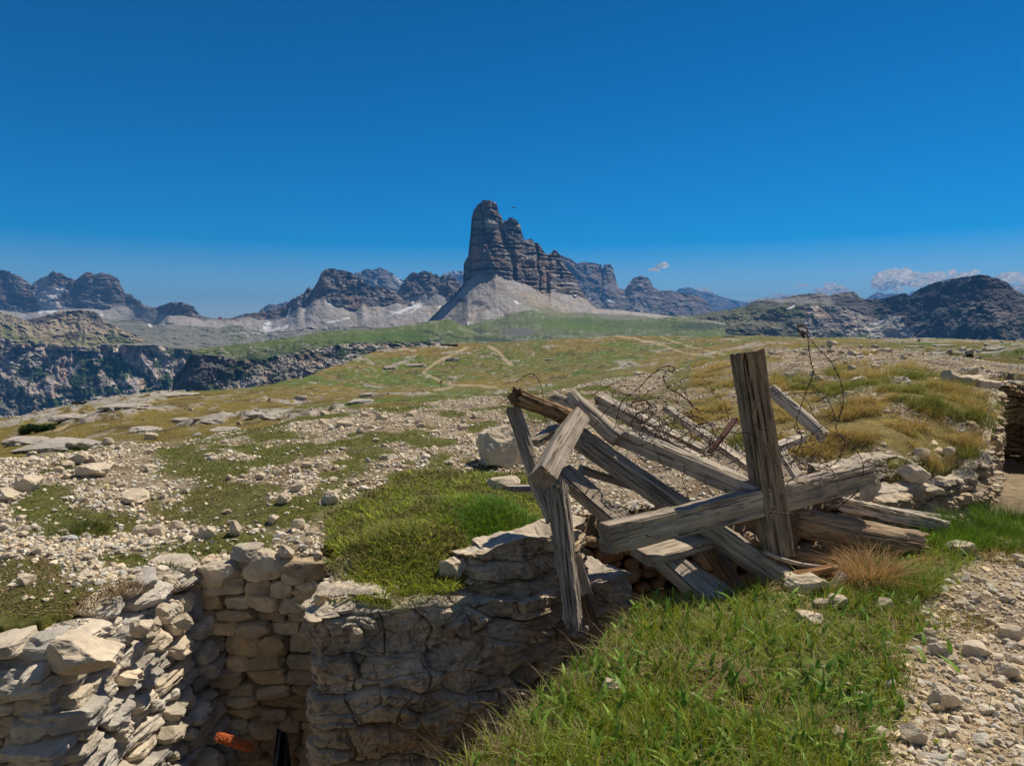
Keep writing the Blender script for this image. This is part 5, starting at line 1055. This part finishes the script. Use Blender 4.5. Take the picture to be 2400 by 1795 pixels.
loft('mountain', 'jagged blue massif behind the central saddle', 815, 985, [dict(p=[(815,660),(831,643),(845,637),(861,632),(873,633),(888,628),(904,633),(922,645),(938,656),(953,656),(970,665),(985,680)], d=12500, n=60, k='cliff'), dict(p=[(815,700),(985,712)], d=11800, n=20, k='scree'), dict(p=[(815,760),(985,760)], d=11000, n=2, k='cliff')], 26, jag=.8, paint=painter([('b',940,664,16,4,.35,SNOW,1),('b',928,652,6,3,.3,SNOW,.9),('b',880,664,3,8,.2,SNOW,.6)]))
loft('mountain', 'tall blue cliffs and spire group right of the great tower', 1280, 1690, [dict(p=[(1280,600),(1313,599),(1333,605),(1353,619),(1366,615),(1390,617),(1402,619),(1409,619),(1412,632),(1416,620),(1431,619),(1439,635),(1445,664),(1452,678),(1466,678),(1484,653),(1502,645),(1520,653),(1531,673),(1545,682),(1572,680),(1594,687),(1617,689),(1640,696),(1662,711),(1671,727),(1690,745)], d=11500, n=110, k='cliff'), dict(p=[(1280,735),(1560,748),(1690,760)], d=10200, n=2, k='cliff')], 27, jag=.5, relief=1.2,
  paint=painter([('b',1420,700,22,3,.5,SNOW,.8),('b',1385,612,10,2,0,SNOW,.8),('b',1376,637,5,2,0,SNOW,.7),('b',1400,682,24,5,.2,(.42,.40,.38),.7),('b',1383,700,3,3,0,SNOW,.8),('b',1482,683,6,4,0,SNOW,.7),('b',1440,674,22,6,.1,(.4,.38,.36),.7)]))
# left massif down to the canyon
massif = [dict(p=[(-350,600),(-200,640),(-100,615),(0,633),(22,638),(47,647),(60,658),(74,667),(78,663),(96,652),(112,645),(120,637),(125,636),(135,640),(145,640),(158,652),(178,655),(188,648),(196,641),(204,637),(210,637),(220,643),(226,641),(239,641),(258,642),(272,649),(280,660),(283,672),(290,680),(292,688),(308,690),(316,700),(330,707),(338,716),(357,721),(377,717),(395,711),(410,708),(435,711),(452,717),(459,729),(472,741),(490,745),(508,747),(545,746),(575,752),(600,772),(640,800),(700,815)], d=[(-350,8300),(300,7800),(400,6300),(700,5800)], n=90, k='cliff'),
  dict(p=[(-350,700),(0,728),(60,735),(95,730),(110,728),(200,722),(270,720),(330,720),(360,726),(380,735),(410,742),(450,742),(475,749),(545,750),(575,758),(600,778),(640,805),(700,820)], d=[(-350,8000),(300,7500),(400,6200),(700,5700)], n=30, k='scree'),
  dict(p=[(-350,745),(0,746),(60,752),(100,745),(134,738),(170,736),(218,738),(240,745),(300,748),(400,758),(500,766),(575,776),(600,792),(640,812),(700,828)], d=[(-350,7700),(300,7100),(400,5900),(700,5500)], n=60, k='karst'),
  dict(p=[(-350,800),(0,796),(60,800),(109,803),(190,808),(254,812),(330,812),(400,815),(450,822),(600,832),(700,845)], d=4100, n=190, k='canyon'),
  dict(p=[(-350,1060),(700,1060)], d=3450, n=2, k='canyon')]
loft('hills', 'tan gullied hill with a dark cliff band on its right shoulder, below the left massif', 20, 470, [dict(p=[(20,800),(45,775),(62,750),(100,742),(134,731),(160,728),(190,727),(218,729),(232,735),(245,752),(280,768),(330,790),(380,808),(470,825)], d=[(20,4500),(150,4850),(245,4700),(470,4250)], n=70, k='tan'),
  dict(p=[(20,806),(109,806),(190,812),(254,816),(330,817),(400,822),(470,832)], d=4080, n=14, k='canyon'), dict(p=[(20,812),(470,840)], d=4060, n=2, k='canyon')], 41, relief=1.3, jag=.05,
  paint=lambda *a: painter([('p',[(60,746),(100,736),(134,729),(225,728),(245,750),(250,775),(232,772),(215,752),(180,738),(140,742),(110,760),(90,768),(70,762)],(.12,.105,.095),.9),('b',168,786,15,8,.1,(.10,.075,.06),.9),('b',120,800,40,8,.25,(.13,.155,.055),.7),('b',215,792,18,8,.2,(.13,.15,.06),.6),('b',285,795,40,7,.35,(.085,.13,.04),.8),('b',360,812,45,5,.2,(.09,.13,.04),.8)])(*a))
loft('hills', 'smooth tan hill at the left edge below the massif', -350, 175, [dict(p=[(-350,720),(-100,725),(0,732),(30,738),(60,752),(90,768),(120,785),(150,798),(175,812)], d=[(-350,4700),(0,4600),(175,4200)], n=60, k='tan'),
  dict(p=[(-350,800),(0,795),(60,803),(175,816)], d=4060, n=12, k='canyon'), dict(p=[(-350,808),(175,822)], d=4050, n=2, k='canyon')], 42, relief=1.1)
GL = (.52,.50,.49)
loft('mountain', 'left massif above a deep canyon, from its ragged summits down to the wooded cliffs', -350, 700, massif, 31, jag=.5, relief=1.0,
  paint=painter([('p',[(76,668),(112,648),(118,668),(150,672),(158,682),(120,702),(150,712),(160,724),(120,732),(98,738),(92,716),(82,690)],GL,.95),('b',130,688,26,7,-.55,SNOW,.95),('b',120,730,14,4,0,SNOW,.9),('b',95,732,4,7,.3,SNOW,.9),('b',238,738,6,2,.3,SNOW,.9),
   ('b',205,703,26,6,.1,(.36,.34,.325),.6),('b',240,712,40,5,0,(.36,.34,.325),.6),('b',290,729,50,9,0,(.43,.40,.375),.9),('b',352,763,6,3,.8,SNOW,.9),('b',382,756,5,3,.8,SNOW,.9),('b',375,748,12,12,.5,(.45,.42,.39),.8),('b',440,748,40,8,.15,(.43,.40,.375),.85),
   ('p',[(250,760),(330,770),(430,770),(560,770),(700,790),(700,850),(430,830),(340,800),(270,790)],(.19,.19,.155),.8),
   ('b',75,960,80,30,.55,(.02,.045,.02),.85),('b',30,960,60,40,0,(.20,.20,.185),.6),('b',215,890,28,22,0,(.02,.042,.02),.85),('b',275,860,20,24,0,(.02,.042,.02),.85),('b',175,925,26,18,0,(.02,.042,.02),.8)]))
# saddle with the hut, flat topped peak and scree
saddle = [dict(p=[(480,753),(508,748),(537,747),(555,741),(580,735),(610,731),(640,728),(660,722),(682,702),(700,694),(713,686),(720,676),(725,671),(729,680),(733,680),(740,668),(744,660),(748,652),(753,638),(760,633),(773,630),(790,631),(804,634),(820,639),(841,650),(853,660),(861,668),(869,673),(881,672),(900,674),(914,678),(932,688),(947,705),(1000,712),(1120,720)], d=[(480,6400),(700,5950),(1120,6100)], n=60, k='cliff'),
  dict(p=[(480,756),(580,744),(640,750),(672,742),(684,735),(700,722),(715,728),(735,706),(760,700),(780,712),(800,716),(835,722),(850,706),(862,718),(880,722),(905,722),(930,712),(947,712),(1000,716),(1120,726)], d=[(480,6300),(700,5750),(1120,5900)], n=60, k='scree'),
  dict(p=[(480,762),(560,764),(620,776),(700,774),(760,768),(830,768),(900,766),(1000,762),(1120,775)], d=[(480,6100),(560,5800),(680,5450),(1120,5450)], n=70, k='karst'),
  dict(p=[(480,850),(1120,850)], d=3700, n=2, k='karst')]
loft('mountain', 'flat topped peak with broad scree aprons left of the great tower', 480, 1120, saddle, 32, jag=.5,
  paint=painter([('b',628,766,10,12,.5,SNOW,.95),('b',645,772,14,3,-.3,SNOW,.9),('b',676,735,3,12,.35,SNOW,.85),('b',668,768,10,3,-.6,SNOW,.9),('b',770,710,10,3,.3,SNOW,.8),('b',700,706,3,6,0,SNOW,.7),('b',713,727,4,2,-.8,SNOW,.8),
   ('b',785,753,18,3,-.15,SNOW,.9),('b',812,746,10,2,-.2,SNOW,.8),('b',930,732,14,2.5,.1,SNOW,.9),('b',960,722,40,3.5,-.35,SNOW,.95),('b',972,726,20,2,-.6,SNOW,.8),('b',968,706,4,5,.2,SNOW,.9),('b',1032,732,9,2,-.75,SNOW,.9),('b',886,774,10,1.6,0,SNOW,.8),('b',1030,719,5,2,-.7,SNOW,.8),
   ('b',850,757,60,8,0,(.27,.26,.235),.6)]))
loft('mountain', 'crenellated dark ridge between the flat topped peak and the great tower', 925, 1105, [dict(p=[(925,700),(934,680),(940,668),(947,662),(954,650),(961,643),(971,639),(978,643),(983,641),(990,637),(997,635),(1004,641),(1008,639),(1018,642),(1024,641),(1032,650),(1040,643),(1046,652),(1052,644),(1058,648),(1068,656),(1077,664),(1085,674),(1105,690)], d=6900, n=45, k='cliff'),
  dict(p=[(925,704),(940,700),(960,698),(985,694),(1000,690),(1015,690),(1030,692),(1045,700),(1105,720)], d=6700, n=40, k='scree'), dict(p=[(925,740),(1105,745)], d=6500, n=2, k='scree')], 33, jag=1.0)
# the great tower
tower = [dict(p=[(985,774),(1010,745),(1040,716),(1052,705),(1085,668),(1086,640),(1087,619),(1089,613),(1097,603),(1100,570),(1103,546),(1105,513),(1111,493),(1119,479),(1127,476),(1130,471),(1138,470),(1146,469),(1152,474),(1158,475),(1165,479),(1167,490),(1170,501),(1176,508),(1178,518),(1181,521),(1184,516),(1188,516),(1193,510),(1200,509),(1207,513),(1213,518),(1215,524),(1219,527),(1223,545),(1229,562),(1238,563),(1240,560),(1246,561),(1252,566),(1264,572),(1270,583),(1273,591),(1284,597),(1288,596),(1294,592),(1298,586),(1303,588),(1307,593),(1313,599),(1316,609),(1322,614),(1326,626),(1338,640),(1345,647),(1352,660),(1358,674),(1364,682),(1368,692),(1398,722),(1460,726),(1560,740),(1700,752)], d=[(985,4300),(1087,4650),(1110,4520),(1150,4480),(1175,4600),(1195,4560),(1230,4640),(1300,4700),(1366,4800),(1700,4300)], n=190, k='cliff'),
  dict(p=[(985,778),(1010,750),(1040,721),(1052,711),(1085,676),(1095,662),(1109,650),(1125,644),(1146,640),(1162,632),(1175,642),(1187,652),(1210,662),(1227,668),(1250,678),(1272,686),(1285,687),(1292,680),(1310,684),(1333,690),(1350,693),(1366,695),(1398,724),(1460,728),(1700,755)], d=[(985,4200),(1087,4480),(1162,4300),(1280,4350),(1366,4500),(1700,4100)], n=100, k='scree'),
  dict(p=[(985,800),(1040,796),(1069,786),(1097,764),(1130,752),(1170,745),(1210,732),(1252,730),(1320,732),(1398,736),(1460,736),(1540,746),(1600,740),(1700,762)], d=[(985,3900),(1100,3750),(1250,3950),(1366,4200),(1700,3600)], n=80, k='hill'),
  dict(p=[(985,850),(1700,850)], d=1700, n=2, k='hill')]
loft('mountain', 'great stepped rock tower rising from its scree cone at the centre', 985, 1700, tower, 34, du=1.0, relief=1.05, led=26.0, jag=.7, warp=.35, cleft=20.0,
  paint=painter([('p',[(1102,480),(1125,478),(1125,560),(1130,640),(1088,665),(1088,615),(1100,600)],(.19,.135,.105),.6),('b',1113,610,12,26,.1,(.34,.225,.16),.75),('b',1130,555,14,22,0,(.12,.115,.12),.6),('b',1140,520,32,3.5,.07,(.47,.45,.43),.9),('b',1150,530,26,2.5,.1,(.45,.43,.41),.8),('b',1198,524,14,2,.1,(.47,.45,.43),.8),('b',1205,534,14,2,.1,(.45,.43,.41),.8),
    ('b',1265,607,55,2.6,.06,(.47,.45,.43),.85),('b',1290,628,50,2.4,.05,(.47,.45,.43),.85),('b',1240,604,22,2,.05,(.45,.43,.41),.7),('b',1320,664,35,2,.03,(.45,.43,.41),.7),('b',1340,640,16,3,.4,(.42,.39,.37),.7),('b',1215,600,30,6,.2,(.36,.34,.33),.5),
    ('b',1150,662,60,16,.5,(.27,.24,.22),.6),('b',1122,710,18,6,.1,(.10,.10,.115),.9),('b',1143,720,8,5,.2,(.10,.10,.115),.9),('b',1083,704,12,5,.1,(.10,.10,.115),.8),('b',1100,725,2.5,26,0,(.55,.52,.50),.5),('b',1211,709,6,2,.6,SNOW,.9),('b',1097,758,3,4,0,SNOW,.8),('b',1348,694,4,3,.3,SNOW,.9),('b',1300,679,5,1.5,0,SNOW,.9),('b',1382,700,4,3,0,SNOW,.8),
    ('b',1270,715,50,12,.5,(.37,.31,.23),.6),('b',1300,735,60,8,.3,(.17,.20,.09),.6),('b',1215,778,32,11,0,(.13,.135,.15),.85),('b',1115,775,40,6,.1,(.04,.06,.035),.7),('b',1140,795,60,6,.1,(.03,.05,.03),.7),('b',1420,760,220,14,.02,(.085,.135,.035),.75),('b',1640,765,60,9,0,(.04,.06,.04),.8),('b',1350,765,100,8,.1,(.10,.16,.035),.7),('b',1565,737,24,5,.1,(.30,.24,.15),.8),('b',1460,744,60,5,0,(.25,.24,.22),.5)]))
# right canyon side and the green shoulder
loft('hills', 'green shoulder with creeping pine above dark cliffs, beyond the plateau', 395, 1112, [dict(p=[(395,935),(403,914),(406,886),(415,872),(428,861),(440,840),(450,822),(470,817),(508,813),(617,800),(650,795),(682,790),(743,779),(800,774),(885,771),(940,764),(983,757),(1010,752),(1052,748),(1080,760),(1112,775)], d=[(395,2500),(450,2500),(700,2700),(1112,3100)], n=40, k='green'),
  dict(p=[(395,945),(405,920),(410,892),(430,868),(450,832),(470,830),(508,836),(560,842),(620,836),(700,822),(760,812),(860,806),(940,800),(1000,800),(1112,805)], d=[(395,2480),(450,2450),(700,2500),(1112,2700)], n=90, k='canyon'),
  dict(p=[(395,1000),(500,990),(700,960),(850,870),(1000,850),(1112,860)], d=[(395,2300),(700,2200),(1112,2300)], n=2, k='canyon')], 35, relief=.8, du=1.4,
  paint=painter([('p',[(400,925),(408,880),(430,855),(455,828),(500,835),(560,850),(520,880),(480,915),(470,960),(400,960)],(.085,.082,.085),.85),('b',560,870,50,24,-.4,(.02,.045,.02),.8),('b',640,905,40,24,-.4,(.02,.045,.02),.7),('b',700,865,50,20,0,(.26,.24,.215),.7),('b',620,860,30,14,0,(.27,.25,.22),.6),('b',740,835,80,12,0,(.025,.05,.02),.7),('b',860,790,100,10,-.1,(.10,.155,.03),.9),('b',760,795,60,7,-.1,(.12,.165,.045),.8),('b',950,790,60,14,-.1,(.085,.14,.03),.9),('b',860,822,60,7,0,(.03,.05,.02),.8)]))
# right mountains
loft('mountain', 'long dark mountain on the right, its slopes falling to a pale scree fan', 1600, 2750, [dict(p=[(1600,745),(1617,741),(1671,731),(1710,726),(1748,718),(1762,708),(1775,702),(1807,700),(1829,702),(1850,695),(1875,691),(1900,688),(1924,687),(1942,692),(1960,688),(1974,686),(2001,684),(2008,690),(2013,697),(2030,702),(2042,700),(2069,701),(2085,696),(2101,692),(2112,688),(2123,687),(2132,694),(2150,680),(2160,675),(2191,662),(2236,653),(2282,646),(2300,644),(2313,645),(2325,650),(2340,653),(2363,664),(2372,674),(2381,682),(2392,686),(2400,691),(2450,700),(2600,735),(2750,715)], d=[(1600,4200),(2050,4300),(2300,3500),(2750,3300)], n=70, k='darkcliff'),
  dict(p=[(1600,750),(1700,740),(1830,722),(1940,715),(2010,726),(2060,752),(2125,742),(2200,720),(2300,710),(2400,725),(2750,760)], d=[(1600,4000),(2050,4150),(2300,3380),(2750,3150)], n=100, k='canyon', pw=.9),
  dict(p=[(1600,850),(2750,850)], d=[(1600,3600),(2050,3850),(2300,3100),(2750,2900)], n=2, k='canyon')], 36, jag=.3, relief=.6,
  paint=painter([('p',[(1590,738),(1700,728),(1760,716),(1850,712),(1890,730),(1880,800),(1590,800)],(.115,.13,.065),.75),('b',1690,790,90,6,0,(.05,.07,.035),.6),('b',1830,705,60,4,.05,(.33,.31,.29),.7),('b',1880,705,55,9,.1,(.31,.295,.275),.75),('b',1960,690,50,3,0,(.36,.34,.32),.8),('b',1940,706,24,14,.9,(.30,.285,.27),.6),('b',1855,720,11,2,-.5,SNOW,.9),
    ('p',[(2016,740),(2040,755),(2070,745),(2105,735),(2125,765),(2150,800),(2035,800),(2030,770)],(.47,.45,.42),.9),('b',2058,757,15,4,-.4,SNOW,.95),('b',2040,770,3,7,.9,SNOW,.6),
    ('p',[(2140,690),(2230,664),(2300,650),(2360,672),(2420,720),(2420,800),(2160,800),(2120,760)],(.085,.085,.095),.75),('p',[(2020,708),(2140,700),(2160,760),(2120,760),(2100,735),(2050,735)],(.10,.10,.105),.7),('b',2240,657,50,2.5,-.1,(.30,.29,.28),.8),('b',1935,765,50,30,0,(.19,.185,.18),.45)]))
# mountain hut on the saddle
def hut():
    p = P(516, 746.5, 5650); e = empty('mountain_hut', p, 'tiny red walled mountain hut on the saddle between left massif and flat topped peak', 'hut')
    Mh = surf_mat('hut_red', .2, (.85, 1.15), .1, 0, col=(.50,.13,.08)); Mr = surf_mat('hut_roof', .2, (.85, 1.15), .1, 0, col=(.42,.16,.10)); Mw = surf_mat('hut_window', .2, (.9, 1.1), .1, 0, col=(.06,.07,.09), rough=.2)
    box('wall', 26, 12, 11, (0, 0, 2), Mh, e)
    V = np.array([(-14,-7,7.5),(14,-7,7.5),(14,7,7.5),(-14,7,7.5),(-14,0,13),(14,0,13)]); mesh('roof', V, [np.array([[0,1,5,4],[2,3,4,5]]), np.array([[1,2,5],[3,0,4]]), ], Mr, parent=e)
    for i in range(4): box('window', 2, .4, 2.2, (-9 + 6 * i, -6.3, 3), Mw, e)
    q = P(528, 746.5, 5650); e2 = empty('mountain_hut', q, 'even smaller pale outbuilding right of the red mountain hut', 'hut'); box('wall', 9, 7, 5, (0, 0, 1), surf_mat('hut_pale', .2, (.9, 1.1), .1, 0, col=(.42,.36,.32)), e2)
    V = np.array([(-5,-4,3.5),(5,-4,3.5),(5,4,3.5),(-5,4,3.5),(-5,0,6),(5,0,6)]); mesh('roof', V, [np.array([[0,1,5,4],[2,3,4,5]]), np.array([[1,2,5],[3,0,4]])], Mr, parent=e2)
hut()

# ================= CLOUDS =================
def cloud_mat():
    m, n = nt('cloud'); L = n.links
    out = nd(n, 'ShaderNodeOutputMaterial'); d = nd(n, 'ShaderNodeBsdfDiffuse'); t = nd(n, 'ShaderNodeBsdfTranslucent'); mx = nd(n, 'ShaderNodeMixShader'); tr = nd(n, 'ShaderNodeBsdfTransparent'); m2 = nd(n, 'ShaderNodeMixShader')
    d.inputs[0].default_value = (1, 1, 1, 1); t.inputs[0].default_value = (1, 1, 1, 1); mx.inputs[0].default_value = .78
    L.new(d.outputs[0], mx.inputs[1]); L.new(t.outputs[0], mx.inputs[2])
    tc = nd(n, 'ShaderNodeTexCoord'); no = nd(n, 'ShaderNodeTexNoise', i_Scale=.0022, i_Detail=7.0, i_Roughness=.62); L.new(tc.outputs['Object'], no.inputs['Vector'])
    mr = nd(n, 'ShaderNodeMapRange'); mr.inputs[1].default_value = .36; mr.inputs[2].default_value = .62; mr.inputs[3].default_value = .5; mr.inputs[4].default_value = .72
    L.new(no.outputs[0], mr.inputs[0]); L.new(mr.outputs[0], m2.inputs[0]); L.new(tr.outputs[0], m2.inputs[1]); L.new(mx.outputs[0], m2.inputs[2]); L.new(m2.outputs[0], out.inputs[0])
    return m
M_cloud = cloud_mat()
def cloud(puffs, label, seed, d=42000.0, alpha=1.0):
    g = np.random.default_rng(seed); Vs = []; Fs = []; off = 0; SV, SF = ICO[3]
    for (u, v, r) in puffs:
        c = P(u, v, d + g.uniform(-1500, 1500)); Rr = r / 1600 * d
        n = 1 + .7 * (fbm(SV[:, 0] * 2.2 + off, SV[:, 1] * 2.2, SV[:, 2] * 2.2, o=4) - .5) * 2
        W = SV * n[:, None] * Rr * np.array([1.25, 1.1, .85]) + c; Vs.append(W); Fs.append(SF + off); off += len(W)
    V = np.concatenate(Vs); o0 = V.mean(0)
    o = mesh('cloud', V - o0, [np.concatenate(Fs)], M_cloud, loc=o0, smooth=True)
    md = o.modifiers.new('r', 'REMESH'); md.mode = 'VOXEL'; md.voxel_size = 40.0; md.use_smooth_shade = True
    bpy.context.view_layer.update(); dg = bpy.context.evaluated_depsgraph_get(); me = bpy.data.meshes.new_from_object(o.evaluated_get(dg)); o.modifiers.clear(); o.data = me
    if not me.materials: me.materials.append(M_cloud)
    return tag(o, label, 'cloud')
def puffs(poly, n, rmin, rmax, seed, base):
    g = np.random.default_rng(seed); out = []
    for _ in range(n):
        u = g.uniform(poly[0][0], poly[-1][0]); top = interp(poly, u); v = top + (base - top) * g.random() ** 1.2 + 3; r = g.uniform(rmin, rmax); out.append((u, max(v, top + r * .8), r))
    return out
cloud(puffs([(2050,652),(2065,634),(2085,628),(2110,634),(2135,628),(2155,640),(2190,640),(2230,630),(2260,642),(2285,632),(2310,650)], 90, 4, 12, 1, 675), 'long white cumulus bank rising behind the rounded right mountain', 1)
cloud(puffs([(2330,650),(2350,644),(2385,632),(2420,648),(2470,640),(2520,655)], 50, 5, 13, 2, 680), 'white cloud cut by the right edge of the photo', 2)
cloud(puffs([(1912,682),(1930,668),(1950,662),(1970,668),(1985,680)], 32, 3, 8, 3, 688), 'small white cumulus above the long right ridge', 3)
cloud(puffs([(1740,706),(1780,698),(1830,686),(1860,688),(1890,694)], 36, 3, 6, 4, 706), 'thin low cloud lying along the right skyline', 4)
cloud(puffs([(1628,680),(1640,672),(1655,674),(1668,682)], 16, 2, 5, 5, 684), 'little cloud above the faint blue range', 5)
cloud([(1531,633,4),(1538,628,4),(1545,624,5),(1552,620,5),(1558,618,5),(1563,624,4),(1556,627,4)], 'small wispy cloud alone in the sky, upper part', 6)
cloud([(1522,633,3),(1530,631,4),(1537,632,4),(1544,635,3)], 'small wispy cloud alone in the sky, lower part', 7)
cloud([(1868,670,3),(1878,668,4),(1888,668,4),(1895,672,3)], 'faint small cloud left of the little cumulus', 8)
cloud(puffs([(2150,690),(2165,684),(2180,690)], 8, 3, 5, 9, 694), 'bit of cloud behind the notch left of the rounded mountain', 9)

# ================= HAZE, SKY, SUN, CAMERA =================
def haze():
    V = np.array([(-45000,-8000,-662),(45000,-8000,-662),(45000,31000,-662),(-45000,31000,-662),(-45000,-8000,1480),(45000,-8000,1480),(45000,31000,1480),(-45000,31000,1480)], float)
    o = mesh('haze', V, [np.array([[0,3,2,1],[4,5,6,7],[0,1,5,4],[1,2,6,5],[2,3,7,6],[3,0,4,7]])]); m, n = nt('haze')
    out = nd(n, 'ShaderNodeOutputMaterial'); v = nd(n, 'ShaderNodeVolumePrincipled'); v.inputs['Color'].default_value = (.11, .42, 1, 1); v.inputs['Density'].default_value = 4.3e-5; v.inputs['Anisotropy'].default_value = .0
    n.links.new(v.outputs[0], out.inputs['Volume']); o.data.materials.append(m); tag(o, 'blue mountain haze', kind='stuff'); o.display_type = 'WIRE'
haze()
SUN_EL, SUN_AZ = R(57), R(48)      # azimuth clockwise from the view direction
w = bpy.data.worlds.new("World"); scene.world = w; w.use_nodes = True; n = w.node_tree; n.nodes.clear(); L = n.links
out = nd(n, 'ShaderNodeOutputWorld'); bg = nd(n, 'ShaderNodeBackground'); bg.inputs['Strength'].default_value = .085
sk = nd(n, 'ShaderNodeTexSky'); sk.sky_type = 'NISHITA'; sk.sun_disc = False; sk.sun_elevation = SUN_EL; sk.sun_rotation = SUN_AZ; sk.altitude = 2300; sk.air_density = 1.0; sk.dust_density = .5; sk.ozone_density = 3.0
hs = nd(n, 'ShaderNodeHueSaturation'); hs.inputs['Saturation'].default_value = 2.15; hs.inputs['Value'].default_value = 1.0
tc0 = nd(n, 'ShaderNodeTexCoord'); sz = nd(n, 'ShaderNodeSeparateXYZ'); L.new(tc0.outputs['Generated'], sz.inputs[0])
for nm_, a_, b_ in (('Saturation', 1.45, 2.5), ('Value', 1.3, .88)):
    q_ = nd(n, 'ShaderNodeMapRange'); q_.inputs[1].default_value = .0; q_.inputs[2].default_value = .45; q_.inputs[3].default_value = a_; q_.inputs[4].default_value = b_; L.new(sz.outputs[2], q_.inputs[0]); L.new(q_.outputs[0], hs.inputs[nm_])
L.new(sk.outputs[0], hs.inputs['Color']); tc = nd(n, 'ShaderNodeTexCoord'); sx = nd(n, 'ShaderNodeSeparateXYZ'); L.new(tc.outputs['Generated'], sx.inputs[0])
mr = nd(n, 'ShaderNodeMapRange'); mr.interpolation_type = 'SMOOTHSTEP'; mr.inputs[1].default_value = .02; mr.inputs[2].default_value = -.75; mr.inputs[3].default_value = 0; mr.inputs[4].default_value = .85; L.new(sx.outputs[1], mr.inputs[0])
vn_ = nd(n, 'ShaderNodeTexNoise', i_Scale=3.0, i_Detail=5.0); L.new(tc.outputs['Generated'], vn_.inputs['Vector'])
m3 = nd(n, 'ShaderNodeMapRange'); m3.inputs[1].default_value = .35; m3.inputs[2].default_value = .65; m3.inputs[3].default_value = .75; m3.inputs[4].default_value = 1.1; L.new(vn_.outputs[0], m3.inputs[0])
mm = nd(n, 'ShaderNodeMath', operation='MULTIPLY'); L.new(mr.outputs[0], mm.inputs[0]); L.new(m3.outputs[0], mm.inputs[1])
mxs = nd(n, 'ShaderNodeMix', data_type='RGBA'); L.new(mm.outputs[0], mxs.inputs[0]); L.new(hs.outputs[0], mxs.inputs[6]); mxs.inputs[7].default_value = (1.9, 1.8, 1.65, 1)   # pale fill light added to the sky behind the viewer, lifts camera-facing shade
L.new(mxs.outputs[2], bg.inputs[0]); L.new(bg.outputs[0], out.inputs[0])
ld = bpy.data.lights.new("sun", 'SUN'); ld.energy = 5.0; ld.angle = R(.53); ld.color = (1, .88, .70); lo = bpy.data.objects.new("sun", ld); COL.objects.link(lo)
sd = Vector((math.sin(SUN_AZ) * math.cos(SUN_EL), math.cos(SUN_AZ) * math.cos(SUN_EL), math.sin(SUN_EL))); lo.rotation_euler = (-sd).to_track_quat('-Z', 'Y').to_euler(); lo.location = (0, 0, 50)
cd = bpy.data.cameras.new("camera"); cam = bpy.data.objects.new("camera", cd); COL.objects.link(cam); scene.camera = cam
cd.sensor_width = 36; cd.lens = F_PX / 2400 * 36; cd.clip_start = .05; cd.clip_end = 120000; cam.location = (0, 0, 0); cam.rotation_euler = (math.pi / 2 - PITCH, 0, 0)
scene.view_settings.view_transform = 'Standard'; scene.view_settings.look = 'None'; scene.view_settings.gamma = 1; scene.view_settings.exposure = 0.04
scene.cycles.max_bounces = 6; scene.cycles.volume_bounces = 0; scene.cycles.transparent_max_bounces = 24
scene.cycles.use_denoising = True
